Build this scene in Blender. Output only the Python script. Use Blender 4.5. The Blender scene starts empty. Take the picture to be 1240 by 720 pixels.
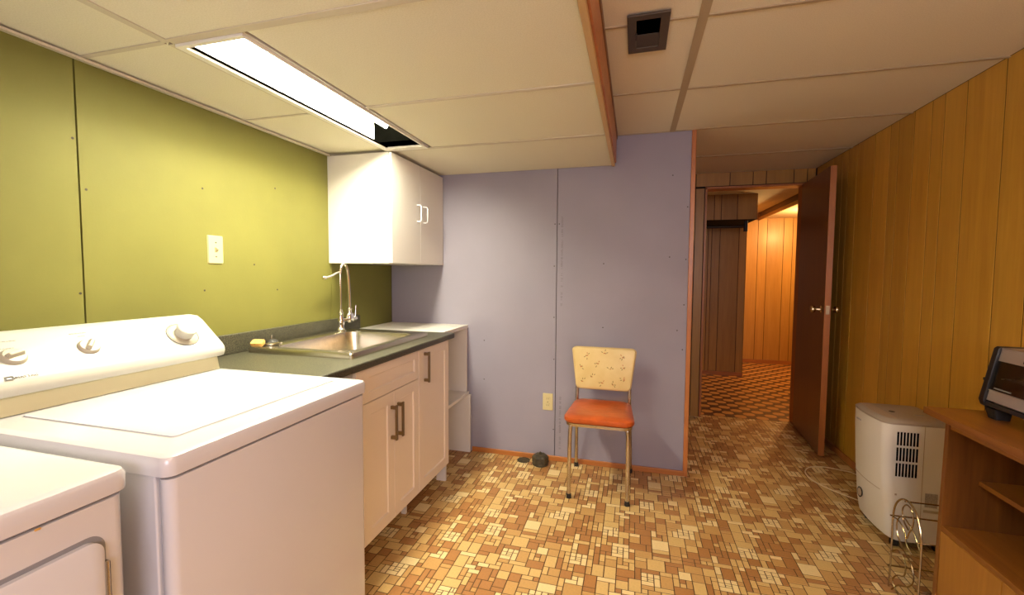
import bpy, bmesh, math, random
from mathutils import Vector, Matrix
random.seed(7)
scene = bpy.context.scene
COL = scene.collection
PI = math.pi

# ------------------------------------------------------------------ camera
FPX = 533.26
YAW, PITCH, ROLL = 0.270208, -0.055363, 0.0059416
cd = bpy.data.cameras.new('camera')
cd.sensor_width = 36.0
cd.lens = FPX * 36.0 / 1240.0
cd.clip_start = 0.02
cam = bpy.data.objects.new('camera', cd)
COL.objects.link(cam)
fwd = Vector((-math.sin(YAW) * math.cos(PITCH), math.cos(YAW) * math.cos(PITCH), math.sin(PITCH)))
rt = Vector((math.cos(YAW), math.sin(YAW), 0))
up = rt.cross(fwd)
r2 = rt * math.cos(ROLL) + up * math.sin(ROLL)
u2 = -rt * math.sin(ROLL) + up * math.cos(ROLL)
CAMPOS = Vector((0, 0, 1.27))
cam.matrix_world = Matrix(((r2.x, u2.x, -fwd.x, 0), (r2.y, u2.y, -fwd.y, 0), (r2.z, u2.z, -fwd.z, CAMPOS.z), (0, 0, 0, 1)))
scene.camera = cam

# ------------------------------------------------------------------ world, lights, exposure
w = bpy.data.worlds.new('world')
scene.world = w
w.use_nodes = True
w.node_tree.nodes['Background'].inputs[0].default_value = (1.0, 0.85, 0.7, 1)
w.node_tree.nodes['Background'].inputs[1].default_value = 0.05
scene.view_settings.view_transform = 'Standard'
scene.view_settings.look = 'None'
scene.view_settings.gamma = 1.0
scene.view_settings.use_curve_mapping = False
scene.view_settings.exposure = 0.0

TROFFER_STRENGTH = 96.0
TROFFER_COLOR = (1.0, 0.93, 0.70)


def area_light(name, loc, rot, sx, sy, power, color):
    l = bpy.data.lights.new(name, 'AREA')
    l.shape = 'RECTANGLE'; l.size = sx; l.size_y = sy
    l.energy = power; l.color = color
    o = bpy.data.objects.new(name, l)
    o.location = loc; o.rotation_euler = rot
    COL.objects.link(o)
    return o


# added cool fill from behind the camera; no window is built there
area_light('rear_fill_cool', (0.35, -1.34, 1.50), (math.radians(90), 0, 0), 1.3, 0.7, 37, (0.90, 0.84, 0.98))
# added warm fill overhead, unseen behind the camera
area_light('rear_fill_warm', (0.80, -0.35, 2.12), (0, 0, 0), 0.6, 1.1, 33, (1.0, 0.73, 0.52))
# warm bulb of the hall, round the corner
bl = bpy.data.lights.new('hall_bulb', 'POINT'); bl.energy = 52; bl.color = (1.0, 0.56, 0.20); bl.shadow_soft_size = 0.06
bo = bpy.data.objects.new('hall_bulb', bl); bo.location = (2.12, 6.05, 1.86); COL.objects.link(bo)


# ------------------------------------------------------------------ materials
def _nt(name):
    m = bpy.data.materials.new(name)
    m.use_nodes = True
    nt = m.node_tree
    return m, nt, nt.nodes['Principled BSDF']


def plain(name, col, rough=0.5, metal=0.0, var=0.0, scale=8.0, bump=0.0, bscale=60.0, coat=0.0, spec=0.5):
    m, nt, b = _nt(name)
    b.inputs['Base Color'].default_value = (*col, 1)
    b.inputs['Roughness'].default_value = rough
    b.inputs['Metallic'].default_value = metal
    b.inputs['Coat Weight'].default_value = coat
    b.inputs['Specular IOR Level'].default_value = spec
    N = nt.nodes; L = nt.links
    tc = N.new('ShaderNodeTexCoord')
    if var:
        n = N.new('ShaderNodeTexNoise'); n.inputs['Scale'].default_value = scale; n.inputs['Detail'].default_value = 5
        L.new(tc.outputs['Object'], n.inputs['Vector'])
        r = N.new('ShaderNodeValToRGB')
        r.color_ramp.elements[0].position = 0.3; r.color_ramp.elements[1].position = 0.7
        r.color_ramp.elements[0].color = (*[c * (1 - var) for c in col], 1)
        r.color_ramp.elements[1].color = (*[min(1, c * (1 + var)) for c in col], 1)
        L.new(n.outputs['Fac'], r.inputs['Fac']); L.new(r.outputs['Color'], b.inputs['Base Color'])
    if bump:
        n2 = N.new('ShaderNodeTexNoise'); n2.inputs['Scale'].default_value = bscale; n2.inputs['Detail'].default_value = 3
        L.new(tc.outputs['Object'], n2.inputs['Vector'])
        bp = N.new('ShaderNodeBump'); bp.inputs['Strength'].default_value = bump; bp.inputs['Distance'].default_value = 0.002
        L.new(n2.outputs['Fac'], bp.inputs['Height']); L.new(bp.outputs['Normal'], b.inputs['Normal'])
    return m


def wood(name, c1, c2, axis='Z', rough=0.4, scale=9.0, rnd=0.25, coat=0.15, dark=None):
    """streaky grain running along one axis, hue and phase differing from board to board"""
    m, nt, b = _nt(name)
    N = nt.nodes; L = nt.links
    tc = N.new('ShaderNodeTexCoord'); oi = N.new('ShaderNodeObjectInfo')
    add = N.new('ShaderNodeVectorMath'); add.operation = 'ADD'
    mul = N.new('ShaderNodeVectorMath'); mul.operation = 'SCALE'; mul.inputs[3].default_value = 37.0
    cmb = N.new('ShaderNodeCombineXYZ')
    for i in range(3): L.new(oi.outputs['Random'], cmb.inputs[i])
    L.new(cmb.outputs[0], mul.inputs[0])
    mp = N.new('ShaderNodeMapping')
    s = {'X': (0.06, 1, 1), 'Y': (1, 0.06, 1), 'Z': (1, 1, 0.06)}[axis]
    mp.inputs['Scale'].default_value = s
    L.new(tc.outputs['Object'], add.inputs[0]); L.new(mul.outputs[0], add.inputs[1]); L.new(add.outputs[0], mp.inputs['Vector'])
    n = N.new('ShaderNodeTexNoise'); n.inputs['Scale'].default_value = scale; n.inputs['Detail'].default_value = 6; n.inputs['Roughness'].default_value = 0.62; n.inputs['Distortion'].default_value = 0.9
    n3 = N.new('ShaderNodeTexNoise'); n3.inputs['Scale'].default_value = scale * 9; n3.inputs['Detail'].default_value = 3
    L.new(mp.outputs[0], n.inputs['Vector']); L.new(mp.outputs[0], n3.inputs['Vector'])
    r = N.new('ShaderNodeValToRGB')
    r.color_ramp.elements[0].position = 0.32; r.color_ramp.elements[1].position = 0.68
    r.color_ramp.elements[0].color = (*c2, 1); r.color_ramp.elements[1].color = (*c1, 1)
    mx = N.new('ShaderNodeMath'); mx.operation = 'MULTIPLY_ADD'; mx.inputs[1].default_value = 0.3; 
    L.new(n3.outputs['Fac'], mx.inputs[0])
    ms = N.new('ShaderNodeMath'); ms.operation = 'MULTIPLY'; ms.inputs[1].default_value = 0.72
    L.new(n.outputs['Fac'], ms.inputs[0]); L.new(ms.outputs[0], mx.inputs[2])
    L.new(mx.outputs[0], r.inputs['Fac'])
    hs = N.new('ShaderNodeHueSaturation')
    mr = N.new('ShaderNodeMapRange'); mr.inputs['To Min'].default_value = 1 - rnd; mr.inputs['To Max'].default_value = 1 + rnd
    L.new(oi.outputs['Random'], mr.inputs['Value']); L.new(mr.outputs[0], hs.inputs['Value'])
    L.new(r.outputs['Color'], hs.inputs['Color']); L.new(hs.outputs[0], b.inputs['Base Color'])
    b.inputs['Roughness'].default_value = rough
    b.inputs['Coat Weight'].default_value = coat; b.inputs['Coat Roughness'].default_value = 0.25
    bp = N.new('ShaderNodeBump'); bp.inputs['Strength'].default_value = 0.12; bp.inputs['Distance'].default_value = 0.001
    L.new(n3.outputs['Fac'], bp.inputs['Height']); L.new(bp.outputs['Normal'], b.inputs['Normal'])
    return m


def speckle(name, base, spot, scale=350.0, lo=0.45, hi=0.62, rough=0.35, bump=0.0):
    m, nt, b = _nt(name)
    N = nt.nodes; L = nt.links
    tc = N.new('ShaderNodeTexCoord')
    n = N.new('ShaderNodeTexNoise'); n.inputs['Scale'].default_value = scale; n.inputs['Detail'].default_value = 2
    L.new(tc.outputs['Object'], n.inputs['Vector'])
    r = N.new('ShaderNodeValToRGB'); r.color_ramp.elements[0].position = lo; r.color_ramp.elements[1].position = hi
    r.color_ramp.elements[0].color = (*base, 1); r.color_ramp.elements[1].color = (*spot, 1)
    L.new(n.outputs['Fac'], r.inputs['Fac']); L.new(r.outputs['Color'], b.inputs['Base Color'])
    b.inputs['Roughness'].default_value = rough
    if bump:
        bp = N.new('ShaderNodeBump'); bp.inputs['Strength'].default_value = bump; bp.inputs['Distance'].default_value = 0.001
        L.new(n.outputs['Fac'], bp.inputs['Height']); L.new(bp.outputs['Normal'], b.inputs['Normal'])
    return m


def floral(name):
    """mottled cream vinyl"""
    m, nt, b = _nt(name)
    N = nt.nodes; L = nt.links
    tc = N.new('ShaderNodeTexCoord')
    nz = N.new('ShaderNodeTexNoise'); nz.inputs['Scale'].default_value = 14
    L.new(tc.outputs['Object'], nz.inputs['Vector'])
    br = N.new('ShaderNodeValToRGB'); br.color_ramp.elements[0].color = (0.62, 0.45, 0.17, 1); br.color_ramp.elements[1].color = (0.74, 0.60, 0.29, 1)
    L.new(nz.outputs['Fac'], br.inputs['Fac'])
    L.new(br.outputs['Color'], b.inputs['Base Color'])
    b.inputs['Roughness'].default_value = 0.38
    return m


def emit(name, col, strength):
    m, nt, b = _nt(name)
    b.inputs['Base Color'].default_value = (0.8, 0.8, 0.8, 1)
    b.inputs['Emission Color'].default_value = (*col, 1)
    b.inputs['Emission Strength'].default_value = strength
    return m


def glass(name, tint=(0.9, 0.9, 0.88), rough=0.03):
    m, nt, b = _nt(name)
    b.inputs['Base Color'].default_value = (*tint, 1)
    b.inputs['Roughness'].default_value = rough
    b.inputs['Transmission Weight'].default_value = 1.0
    b.inputs['IOR'].default_value = 1.45
    return m


M = {}
M['green'] = plain('green_wallboard', (0.160, 0.152, 0.036), 0.6, var=0.07, scale=3.0, bump=0.10, bscale=120, spec=0.25)
M['blue'] = plain('lilac_wallboard', (0.285, 0.265, 0.325), 0.55, var=0.06, scale=2.2, bump=0.15, bscale=120)
M['gap'] = plain('shadow_gap_filler', (0.030, 0.022, 0.014), 0.9, spec=0.1)
M['plaster'] = plain('painted_backing', (0.45, 0.38, 0.28), 0.8)
M['ctile'] = speckle('ceiling_tile_board', (0.73, 0.69, 0.54), (0.79, 0.75, 0.60), 240, 0.35, 0.6, 0.9, 0.25)
M['tee'] = plain('ceiling_tee_paint', (0.60, 0.54, 0.42), 0.55)
M['tee_dark'] = plain('tan_tee_paint', (0.42, 0.34, 0.22), 0.6)
M['troffer'] = plain('troffer_white_enamel', (0.85, 0.83, 0.75), 0.4)
M['lamp'] = emit('glowing_lamp_lens', TROFFER_COLOR, TROFFER_STRENGTH)
M['black'] = plain('black_plastic', (0.012, 0.012, 0.014), 0.45)
M['voidm'] = plain('dark_cavity', (0.0004, 0.0004, 0.0003), 0.95, spec=0.0)
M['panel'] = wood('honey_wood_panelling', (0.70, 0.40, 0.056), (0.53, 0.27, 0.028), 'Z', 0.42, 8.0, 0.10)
M['panel_shaded'] = wood('shaded_wood_panelling', (0.47, 0.245, 0.040), (0.33, 0.155, 0.022), 'Z', 0.42, 8.0, 0.10)  # door-wall boards match the right wall; their shade is put into this colour
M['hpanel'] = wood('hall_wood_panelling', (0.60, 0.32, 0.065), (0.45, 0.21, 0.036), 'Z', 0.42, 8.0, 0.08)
M['trim'] = wood('red_brown_trim_wood', (0.50, 0.185, 0.045), (0.34, 0.11, 0.022), 'Z', 0.4, 8, 0.08)
M['trimx'] = wood('red_brown_trim_wood_level', (0.50, 0.185, 0.045), (0.34, 0.11, 0.022), 'X', 0.4, 8, 0.08)
M['trimy'] = wood('pale_board_wood', (0.62, 0.42, 0.20), (0.50, 0.32, 0.13), 'Y', 0.5, 8, 0.08)
M['door'] = wood('stained_door_wood', (0.21, 0.080, 0.017), (0.14, 0.048, 0.010), 'Z', 0.35, 7, 0.02, 0.25)
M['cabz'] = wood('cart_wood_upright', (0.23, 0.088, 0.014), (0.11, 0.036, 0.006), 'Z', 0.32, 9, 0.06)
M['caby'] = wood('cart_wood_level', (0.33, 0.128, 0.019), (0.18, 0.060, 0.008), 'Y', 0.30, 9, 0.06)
M['white_enamel'] = plain('white_appliance_enamel', (0.60, 0.595, 0.63), 0.22, coat=0.3, var=0.015, scale=2)
M['console'] = plain('console_plastic', (0.47, 0.46, 0.40), 0.32)
M['console_base'] = plain('console_base_plastic', (0.58, 0.53, 0.33), 0.35)
M['knob'] = plain('cream_knob_plastic', (0.42, 0.38, 0.29), 0.35)
M['print'] = plain('grey_print', (0.07, 0.07, 0.07), 0.6)
M['print_pale'] = plain('pale_print', (0.19, 0.185, 0.17), 0.6)
M['cabinet'] = plain('white_cabinet_laminate', (0.80, 0.71, 0.63), 0.38)
M['melamine'] = plain('white_melamine', (0.74, 0.71, 0.66), 0.38)
M['bronze'] = plain('brushed_bronze_metal', (0.28, 0.21, 0.12), 0.35, 1.0)
M['counter'] = speckle('dark_speckled_laminate', (0.020, 0.019, 0.014), (0.095, 0.088, 0.052), 230, 0.42, 0.62, 0.42)
M['steel'] = plain('brushed_stainless_steel', (0.62, 0.58, 0.48), 0.27, 1.0)
M['chrome'] = plain('polished_chrome', (0.80, 0.78, 0.74), 0.08, 1.0)
M['chrome_worn'] = plain('worn_chrome', (0.62, 0.56, 0.46), 0.22, 1.0)
M['brass'] = plain('satin_nickel', (0.75, 0.64, 0.42), 0.2, 1.0)
M['plate'] = plain('ivory_plastic', (0.60, 0.52, 0.28), 0.4)
M['orange'] = plain('orange_vinyl', (0.45, 0.085, 0.014), 0.30, var=0.25, scale=9, bump=0.9, bscale=32)
M['floral'] = floral('floral_cream_vinyl')
M['piping'] = plain('cream_piping', (0.62, 0.46, 0.22), 0.4)
M['iron'] = plain('rusty_cast_iron', (0.055, 0.042, 0.022), 0.7, 0.2, var=0.5, scale=45, bump=0.5)
M['dehum'] = plain('cream_white_plastic', (0.86, 0.84, 0.77), 0.35)
M['dehum_top'] = plain('grey_beige_plastic', (0.42, 0.36, 0.29), 0.4)
M['dehum_strip'] = plain('beige_control_strip', (0.50, 0.40, 0.29), 0.35)
M['cord'] = plain('cream_cord_rubber', (0.66, 0.55, 0.34), 0.5)
M['sticker'] = plain('grey_label_film', (0.40, 0.35, 0.31), 0.5, var=0.3, scale=160)
M['wire'] = plain('brassy_wire', (0.46, 0.38, 0.22), 0.22, 1.0)
M['ovenside'] = plain('black_oven_enamel', (0.014, 0.013, 0.012), 0.3)
M['ovenface'] = plain('brushed_aluminium', (0.62, 0.58, 0.52), 0.3, 0.7)
M['glass'] = glass('smoked_oven_glass', (0.80, 0.82, 0.78))
M['ventm'] = plain('brown_vent_enamel', (0.075, 0.055, 0.035), 0.45, 0.3)
M['grout'] = plain('floor_joint', (0.085, 0.038, 0.009), 0.6)
M['t_light'] = plain('pale_mosaic', (0.60, 0.405, 0.155), 0.42, var=0.06, scale=120)
M['t_pale'] = plain('cream_mosaic', (0.74, 0.58, 0.29), 0.42, var=0.05, scale=120)
M['t_mid'] = plain('tan_mosaic', (0.49, 0.285, 0.095), 0.42, var=0.07, scale=120)
M['t_brown'] = plain('brown_mosaic', (0.36, 0.165, 0.048), 0.42, var=0.08, scale=120)
M['h_light'] = plain('ochre_hall_tile', (0.60, 0.30, 0.080), 0.35, var=0.06, scale=60)
M['h_dark'] = plain('dark_hall_tile', (0.10, 0.036, 0.012), 0.35, var=0.1, scale=60)
M['sponge'] = plain('worn_yellow_sponge', (0.62, 0.36, 0.10), 0.9, var=0.25, scale=90, bump=0.8, bscale=200)
M['dark_metal'] = plain('dark_rod_metal', (0.05, 0.035, 0.025), 0.4, 0.6)
M['grey_paint'] = plain('grey_brown_paint', (0.22, 0.16, 0.14), 0.7)
M['screw'] = plain('screw_head', (0.05, 0.04, 0.03), 0.5, 0.6)
M['foot'] = plain('black_rubber', (0.015, 0.013, 0.011), 0.6)


# ------------------------------------------------------------------ mesh helpers
def obj(name, bm, mat, parent=None, loc=None, smooth=False, bevel=0.0, seg=2, angle=30, mats=None, kind=None):
    me = bpy.data.meshes.new(name)
    bmesh.ops.recalc_face_normals(bm, faces=bm.faces[:])
    bm.to_mesh(me); bm.free()
    for mm in (mats or [mat]):
        me.materials.append(mm)
    o = bpy.data.objects.new(name, me)
    COL.objects.link(o)
    if loc is not None: o.location = loc
    if parent is not None: o.parent = parent
    if bevel:
        md = o.modifiers.new('bevel', 'BEVEL'); md.width = bevel; md.segments = seg
        md.limit_method = 'ANGLE'; md.angle_limit = math.radians(angle); md.harden_normals = True
        for p in me.polygons: p.use_smooth = True
    elif smooth:
        for p in me.polygons: p.use_smooth = True
        me.set_sharp_from_angle(angle=math.radians(40))
    if kind: o['kind'] = kind
    return o


def link_copy(src, parent=None, loc=None, rot=None, scale=None):
    o = src.copy(); COL.objects.link(o)
    if parent is not None: o.parent = parent
    if loc is not None: o.location = loc
    if rot is not None: o.rotation_euler = rot
    if scale is not None: o.scale = scale
    return o


def thing(name, label, cat, loc=(0, 0, 0), rz=0.0, group=None):
    o = bpy.data.objects.new(name, None)
    o.empty_display_size = 0.1
    COL.objects.link(o)
    o.location = loc; o.rotation_euler = (0, 0, rz)
    o['label'] = label; o['category'] = cat
    if group: o['group'] = group
    return o


def tag(o, label, cat, group=None):
    o['label'] = label; o['category'] = cat
    if group: o['group'] = group
    return o


def struct(name, bm, mat, **k):
    return obj(name, bm, mat, kind='structure', **k)


def box(x0, x1, y0, y1, z0, z1, bm=None, mi=0):
    bm = bm or bmesh.new()
    v = [bm.verts.new((x, y, z)) for x in (x0, x1) for y in (y0, y1) for z in (z0, z1)]
    for f in ((0, 1, 3, 2), (4, 6, 7, 5), (0, 4, 5, 1), (2, 3, 7, 6), (0, 2, 6, 4), (1, 5, 7, 3)):
        bm.faces.new([v[i] for i in f]).material_index = mi
    return bm


def hbox(x0, x1, y0, y1, z0, z1, hx0, hx1, hy0, hy1, bm=None):
    """slab with a rectangular hole"""
    bm = bm or bmesh.new()
    O = [(x0, y0), (x1, y0), (x1, y1), (x0, y1)]; I = [(hx0, hy0), (hx1, hy0), (hx1, hy1), (hx0, hy1)]
    vs = {}
    for k, ring in (('o', O), ('i', I)):
        for z in (z0, z1):
            vs[k, z] = [bm.verts.new((x, y, z)) for x, y in ring]
    for i in range(4):
        j = (i + 1) % 4
        bm.faces.new([vs['o', z1][i], vs['o', z1][j], vs['i', z1][j], vs['i', z1][i]])
        bm.faces.new([vs['o', z0][j], vs['o', z0][i], vs['i', z0][i], vs['i', z0][j]])
        bm.faces.new([vs['o', z0][i], vs['o', z0][j], vs['o', z1][j], vs['o', z1][i]])
        bm.faces.new([vs['i', z0][j], vs['i', z0][i], vs['i', z1][i], vs['i', z1][j]])
    return bm


def rr(x0, x1, y0, y1, r, z, n=5):
    """rounded rectangle loop"""
    pts = []
    for cx, cy, a0 in ((x1 - r, y1 - r, 0), (x0 + r, y1 - r, 90), (x0 + r, y0 + r, 180), (x1 - r, y0 + r, 270)):
        for k in range(n + 1):
            a = math.radians(a0 + 90 * k / n)
            pts.append((cx + r * math.cos(a), cy + r * math.sin(a), z))
    return pts


def loft(loops, bm=None, caps=(True, True), mi=0, closed=True):
    bm = bm or bmesh.new()
    rings = [[bm.verts.new(p) for p in lp] for lp in loops]
    for a, b in zip(rings[:-1], rings[1:]):
        n = len(a)
        for i in range(n if closed else n - 1):
            j = (i + 1) % n
            bm.faces.new([a[i], a[j], b[j], b[i]]).material_index = mi
    if caps[0]: bm.faces.new(rings[0][::-1]).material_index = mi
    if caps[1]: bm.faces.new(rings[-1]).material_index = mi
    return bm


def cyl(p0, p1, r0, r1=None, n=16, bm=None, caps=True, mi=0):
    p0 = Vector(p0); p1 = Vector(p1); r1 = r0 if r1 is None else r1
    d = (p1 - p0).normalized()
    a = d.orthogonal().normalized(); b = d.cross(a)
    lp = [[tuple(p + (a * math.cos(t) + b * math.sin(t)) * r) for t in [2 * PI * k / n for k in range(n)]] for p, r in ((p0, r0), (p1, r1))]
    return loft(lp, bm, (caps, caps), mi)


def tube(pts, r, n=10, bm=None, closed=False):
    """round tube swept along a smoothed path"""
    pts = [Vector(p) for p in pts]
    m = len(pts)
    rad = r if isinstance(r, (list, tuple)) else [r] * m
    def tan(i):
        if closed: return (pts[(i + 1) % m] - pts[i - 1]).normalized()
        return (pts[min(i + 1, m - 1)] - pts[max(i - 1, 0)]).normalized()
    t = tan(0); nrm = t.orthogonal().normalized()
    loops = []
    for i in range(m):
        t2 = tan(i)
        nrm = (nrm - t2 * nrm.dot(t2)).normalized()
        b = t2.cross(nrm)
        loops.append([tuple(pts[i] + (nrm * math.cos(a) + b * math.sin(a)) * rad[i]) for a in [2 * PI * k / n for k in range(n)]])
    if closed:
        loops.append(loops[0])
        return loft(loops, bm, (False, False))
    return loft(loops, bm, (True, True))


def spline(ctrl, k=8, closed=False):
    """Catmull-Rom through control points"""
    P = [Vector(c) for c in ctrl]; n = len(P); out = []
    rng = n if closed else n - 1
    for i in range(rng):
        if closed:
            p0, p1, p2, p3 = P[i - 1], P[i], P[(i + 1) % n], P[(i + 2) % n]
        else:
            p0, p1, p2, p3 = P[max(i - 1, 0)], P[i], P[i + 1], P[min(i + 2, n - 1)]
        for j in range(k):
            t = j / k
            out.append(0.5 * ((2 * p1) + (-p0 + p2) * t + (2 * p0 - 5 * p1 + 4 * p2 - p3) * t * t + (-p0 + 3 * p1 - 3 * p2 + p3) * t ** 3))
    if not closed: out.append(P[-1])
    return out


def lathe(prof, n=20, bm=None, center=(0, 0, 0), axis=(0, 0, 1)):
    c = Vector(center); d = Vector(axis).normalized(); a = d.orthogonal().normalized(); b = d.cross(a)
    loops = [[tuple(c + d * h + (a * math.cos(t) + b * math.sin(t)) * max(r, 1e-4)) for t in [2 * PI * k / n for k in range(n)]] for r, h in prof]
    return loft(loops, bm, (True, True))


def prism(poly, y0, y1, bm=None):
    """profile in X-Z extruded along Y"""
    return loft([[(x, y0, z) for x, z in poly], [(x, y1, z) for x, z in poly]], bm)


def text_mesh(name, body, size, mat, parent, mtx, depth=0.0004):
    c = bpy.data.curves.new(name, 'FONT'); c.body = body; c.size = size; c.extrude = depth
    o = bpy.data.objects.new(name, c); COL.objects.link(o)
    bpy.context.view_layer.update()
    me = bpy.data.meshes.new_from_object(o.evaluated_get(bpy.context.evaluated_depsgraph_get()))
    bpy.data.objects.remove(o)
    me.materials.clear(); me.materials.append(mat); me.name = name
    q = bpy.data.objects.new(name, me); COL.objects.link(q)
    q.parent = parent; q.matrix_local = mtx
    return q


# ================================================================== THE SETTING
XL, XR, YB, YD, YF = -1.73, 1.42, 2.905, 4.18, -1.41
ZL, ZH = 1.955, 2.14            # dropped and upper ceiling heights
XC = 0.325                      # free end of the lilac wall

# ---- floor with its mosaic
floor = struct('floor', box(XL, XR, YF, YD + 0.06, -0.10, -0.0012), M['grout'])
U = 0.01275                     # half a mosaic unit
NP = 48
grid = [[-1] * NP for _ in range(NP)]
patch = []


def put(i, j, a, b, m):
    for x in range(a):
        for y in range(b): grid[(i + x) % NP][(j + y) % NP] = len(patch)
    patch.append((i, j, a, b, m))


def free(i, j, a, b):
    return all(grid[(i + x) % NP][(j + y) % NP] < 0 for x in range(a) for y in range(b))


rp = random.Random(21)
for (ci, cj) in ((4, 6), (18, 30), (32, 12), (42, 34), (8, 42)):
    for (a, b, c, d) in rp.choice([
            [(0, 0, 2, 2), (2, 0, 2, 4), (4, 0, 2, 2), (0, 2, 2, 1), (0, 3, 2, 1), (4, 2, 2, 2), (0, 4, 4, 2), (4, 4, 1, 2), (5, 4, 1, 2)],
            [(0, 0, 4, 2), (4, 0, 2, 4), (0, 2, 2, 2), (2, 2, 2, 1), (2, 3, 2, 1), (0, 4, 2, 2), (2, 4, 2, 2), (4, 4, 2, 2)]]):
        put(ci + a, cj + b, c, d, 1)
SZ = [(4, 4)] * 6 + [(6, 4)] * 4 + [(4, 6)] * 4 + [(6, 6)] + [(4, 2)] * 5 + [(2, 4)] * 4 + [(2, 2)] * 3 + [(6, 2)] * 2 + [(2, 6)]
for j in range(0, NP, 2):
    for i in range(0, NP, 2):
        if grid[i][j] >= 0: continue
        s = SZ[:]; rp.shuffle(s)
        for (a, b) in s + [(2, 2)]:
            if free(i, j, a, b):
                r = rp.random()
                big = a * b >= 16
                m = (3 if r < 0.30 else 2 if r < 0.55 else 0 if r < 0.93 else 1) if big else (3 if r < 0.22 else 2 if r < 0.5 else 0 if r < 0.88 else 1)
                put(i, j, a, b, m)
                break
TM = [M['t_light'], M['t_pale'], M['t_mid'], M['t_brown']]
G = 0.0020


def piece(bm, x0, x1, y0, y1, mi, z0=-0.0012, z1=0.0, s=0.0006):
    lo = [bm.verts.new(p) for p in ((x0, y0, z0), (x1, y0, z0), (x1, y1, z0), (x0, y1, z0))]
    hi = [bm.verts.new(p) for p in ((x0 + s, y0 + s, z1), (x1 - s, y0 + s, z1), (x1 - s, y1 - s, z1), (x0 + s, y1 - s, z1))]
    bm.faces.new(hi).material_index = mi
    for k in range(4):
        bm.faces.new([lo[k], lo[(k + 1) % 4], hi[(k + 1) % 4], hi[k]]).material_index = mi


def proj(x, y, z):
    d = Vector((x, y, z)) - CAMPOS
    f = d.dot(fwd)
    if f < 0.1: return (-1, -1, f)
    return (620 + FPX * d.dot(r2) / f, 360 - FPX * d.dot(u2) / f, f)


allp = []
OX, OY = -1.40, -0.40
P48 = NP * U
for a in range(5):
    for b in range(9):
        for (i, j, sa, sb, m) in patch:
            x0 = OX + a * P48 + i * U; y0 = OY + b * P48 + j * U
            x1 = x0 + sa * U; y1 = y0 + sb * U
            if x0 > XR - 0.01 or y0 > YD + 0.05: continue
            x1 = min(x1, XR); y1 = min(y1, YD + 0.06)
            if x1 - x0 < 0.006 or y1 - y0 < 0.006: continue
            if x0 > 0 and False: continue
            u, v, f = proj((x0 + x1) / 2, (y0 + y1) / 2, 0)
            ar = (x1 - x0) * (y1 - y0) / max(f, 0.1) ** 3 if (448 < u < 1105 and v < 716 and y1 < YB + 1.2) else 0
            if y1 < YB and x1 < -1.08: ar = 0
            allp.append((ar, x0, x1, y0, y1, m))
allp.sort(key=lambda t: -t[0])
cache = {}
for n, (ar, x0, x1, y0, y1, m) in enumerate(allp[:300]):
    key = (round(x1 - x0, 4), round(y1 - y0, 4), m)
    if key not in cache:
        bm = bmesh.new(); piece(bm, G, key[0] - G, G, key[1] - G, 0)
        me = bpy.data.meshes.new('mosaic_tile'); bm.to_mesh(me); bm.free(); me.materials.append(TM[m])
        cache[key] = me
    o = bpy.data.objects.new('mosaic_tile', cache[key]); COL.objects.link(o)
    o.parent = floor; o.location = (x0, y0, 0)
bm = bmesh.new()
for (ar, x0, x1, y0, y1, m) in allp[300:]:
    piece(bm, x0 + G, x1 - G, y0 + G, y1 - G, m)
obj('mosaic_tiling', bm, None, floor, mats=TM, kind='stuff')

# ---- hall floor: scalloped checker tiles
hfl = struct('hall_floor', box(0.20, 3.6, YD + 0.06, 8.1, -0.10, -0.0012), M['h_dark'])
S = 0.088
hp = []
for i in range(38):
    for j in range(43):
        x = 0.24 + i * S; y = YD + 0.11 + j * S
        if x > 3.5 or y > 8.0: continue
        hp.append((x, y, (i + j) % 2))


def octo(bm, x, y, ax, ay, c, mi, z0=-0.0012, z1=0.0):
    pts = [(ax, ay * c), (ax * c, ay), (-ax * c, ay), (-ax, ay * c), (-ax, -ay * c), (-ax * c, -ay), (ax * c, -ay), (ax, -ay * c)]
    lo = [bm.verts.new((x + p, y + q, z0)) for p, q in pts]
    hi = [bm.verts.new((x + p * 0.97, y + q * 0.97, z1)) for p, q in pts]
    bm.faces.new(hi).material_index = mi
    for k in range(8): bm.faces.new([lo[k], lo[(k + 1) % 8], hi[(k + 1) % 8], hi[k]]).material_index = mi


HM = [M['h_light'], M['h_dark']]
hme = []
for t in range(2):
    bm = bmesh.new(); octo(bm, 0, 0, *((0.049, 0.043, 0.45) if t == 0 else (0.041, 0.041, 0.62)), 0)
    me = bpy.data.meshes.new('hall_tile'); bm.to_mesh(me); bm.free(); me.materials.append(HM[t]); hme.append(me)
bm = bmesh.new(); cnt = 0
for (x, y, t) in hp:
    u, v, f = proj(x, y, 0)
    if 845 < u < 965 and y < 6.4 and cnt < 230:
        o = bpy.data.objects.new('hall_tile', hme[t]); COL.objects.link(o); o.parent = hfl; o.location = (x, y, 0); cnt += 1
    else:
        octo(bm, x, y, *((0.049, 0.043, 0.45) if t == 0 else (0.041, 0.041, 0.62)), t)
obj('hall_tiling', bm, None, hfl, mats=HM, kind='stuff')

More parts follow.
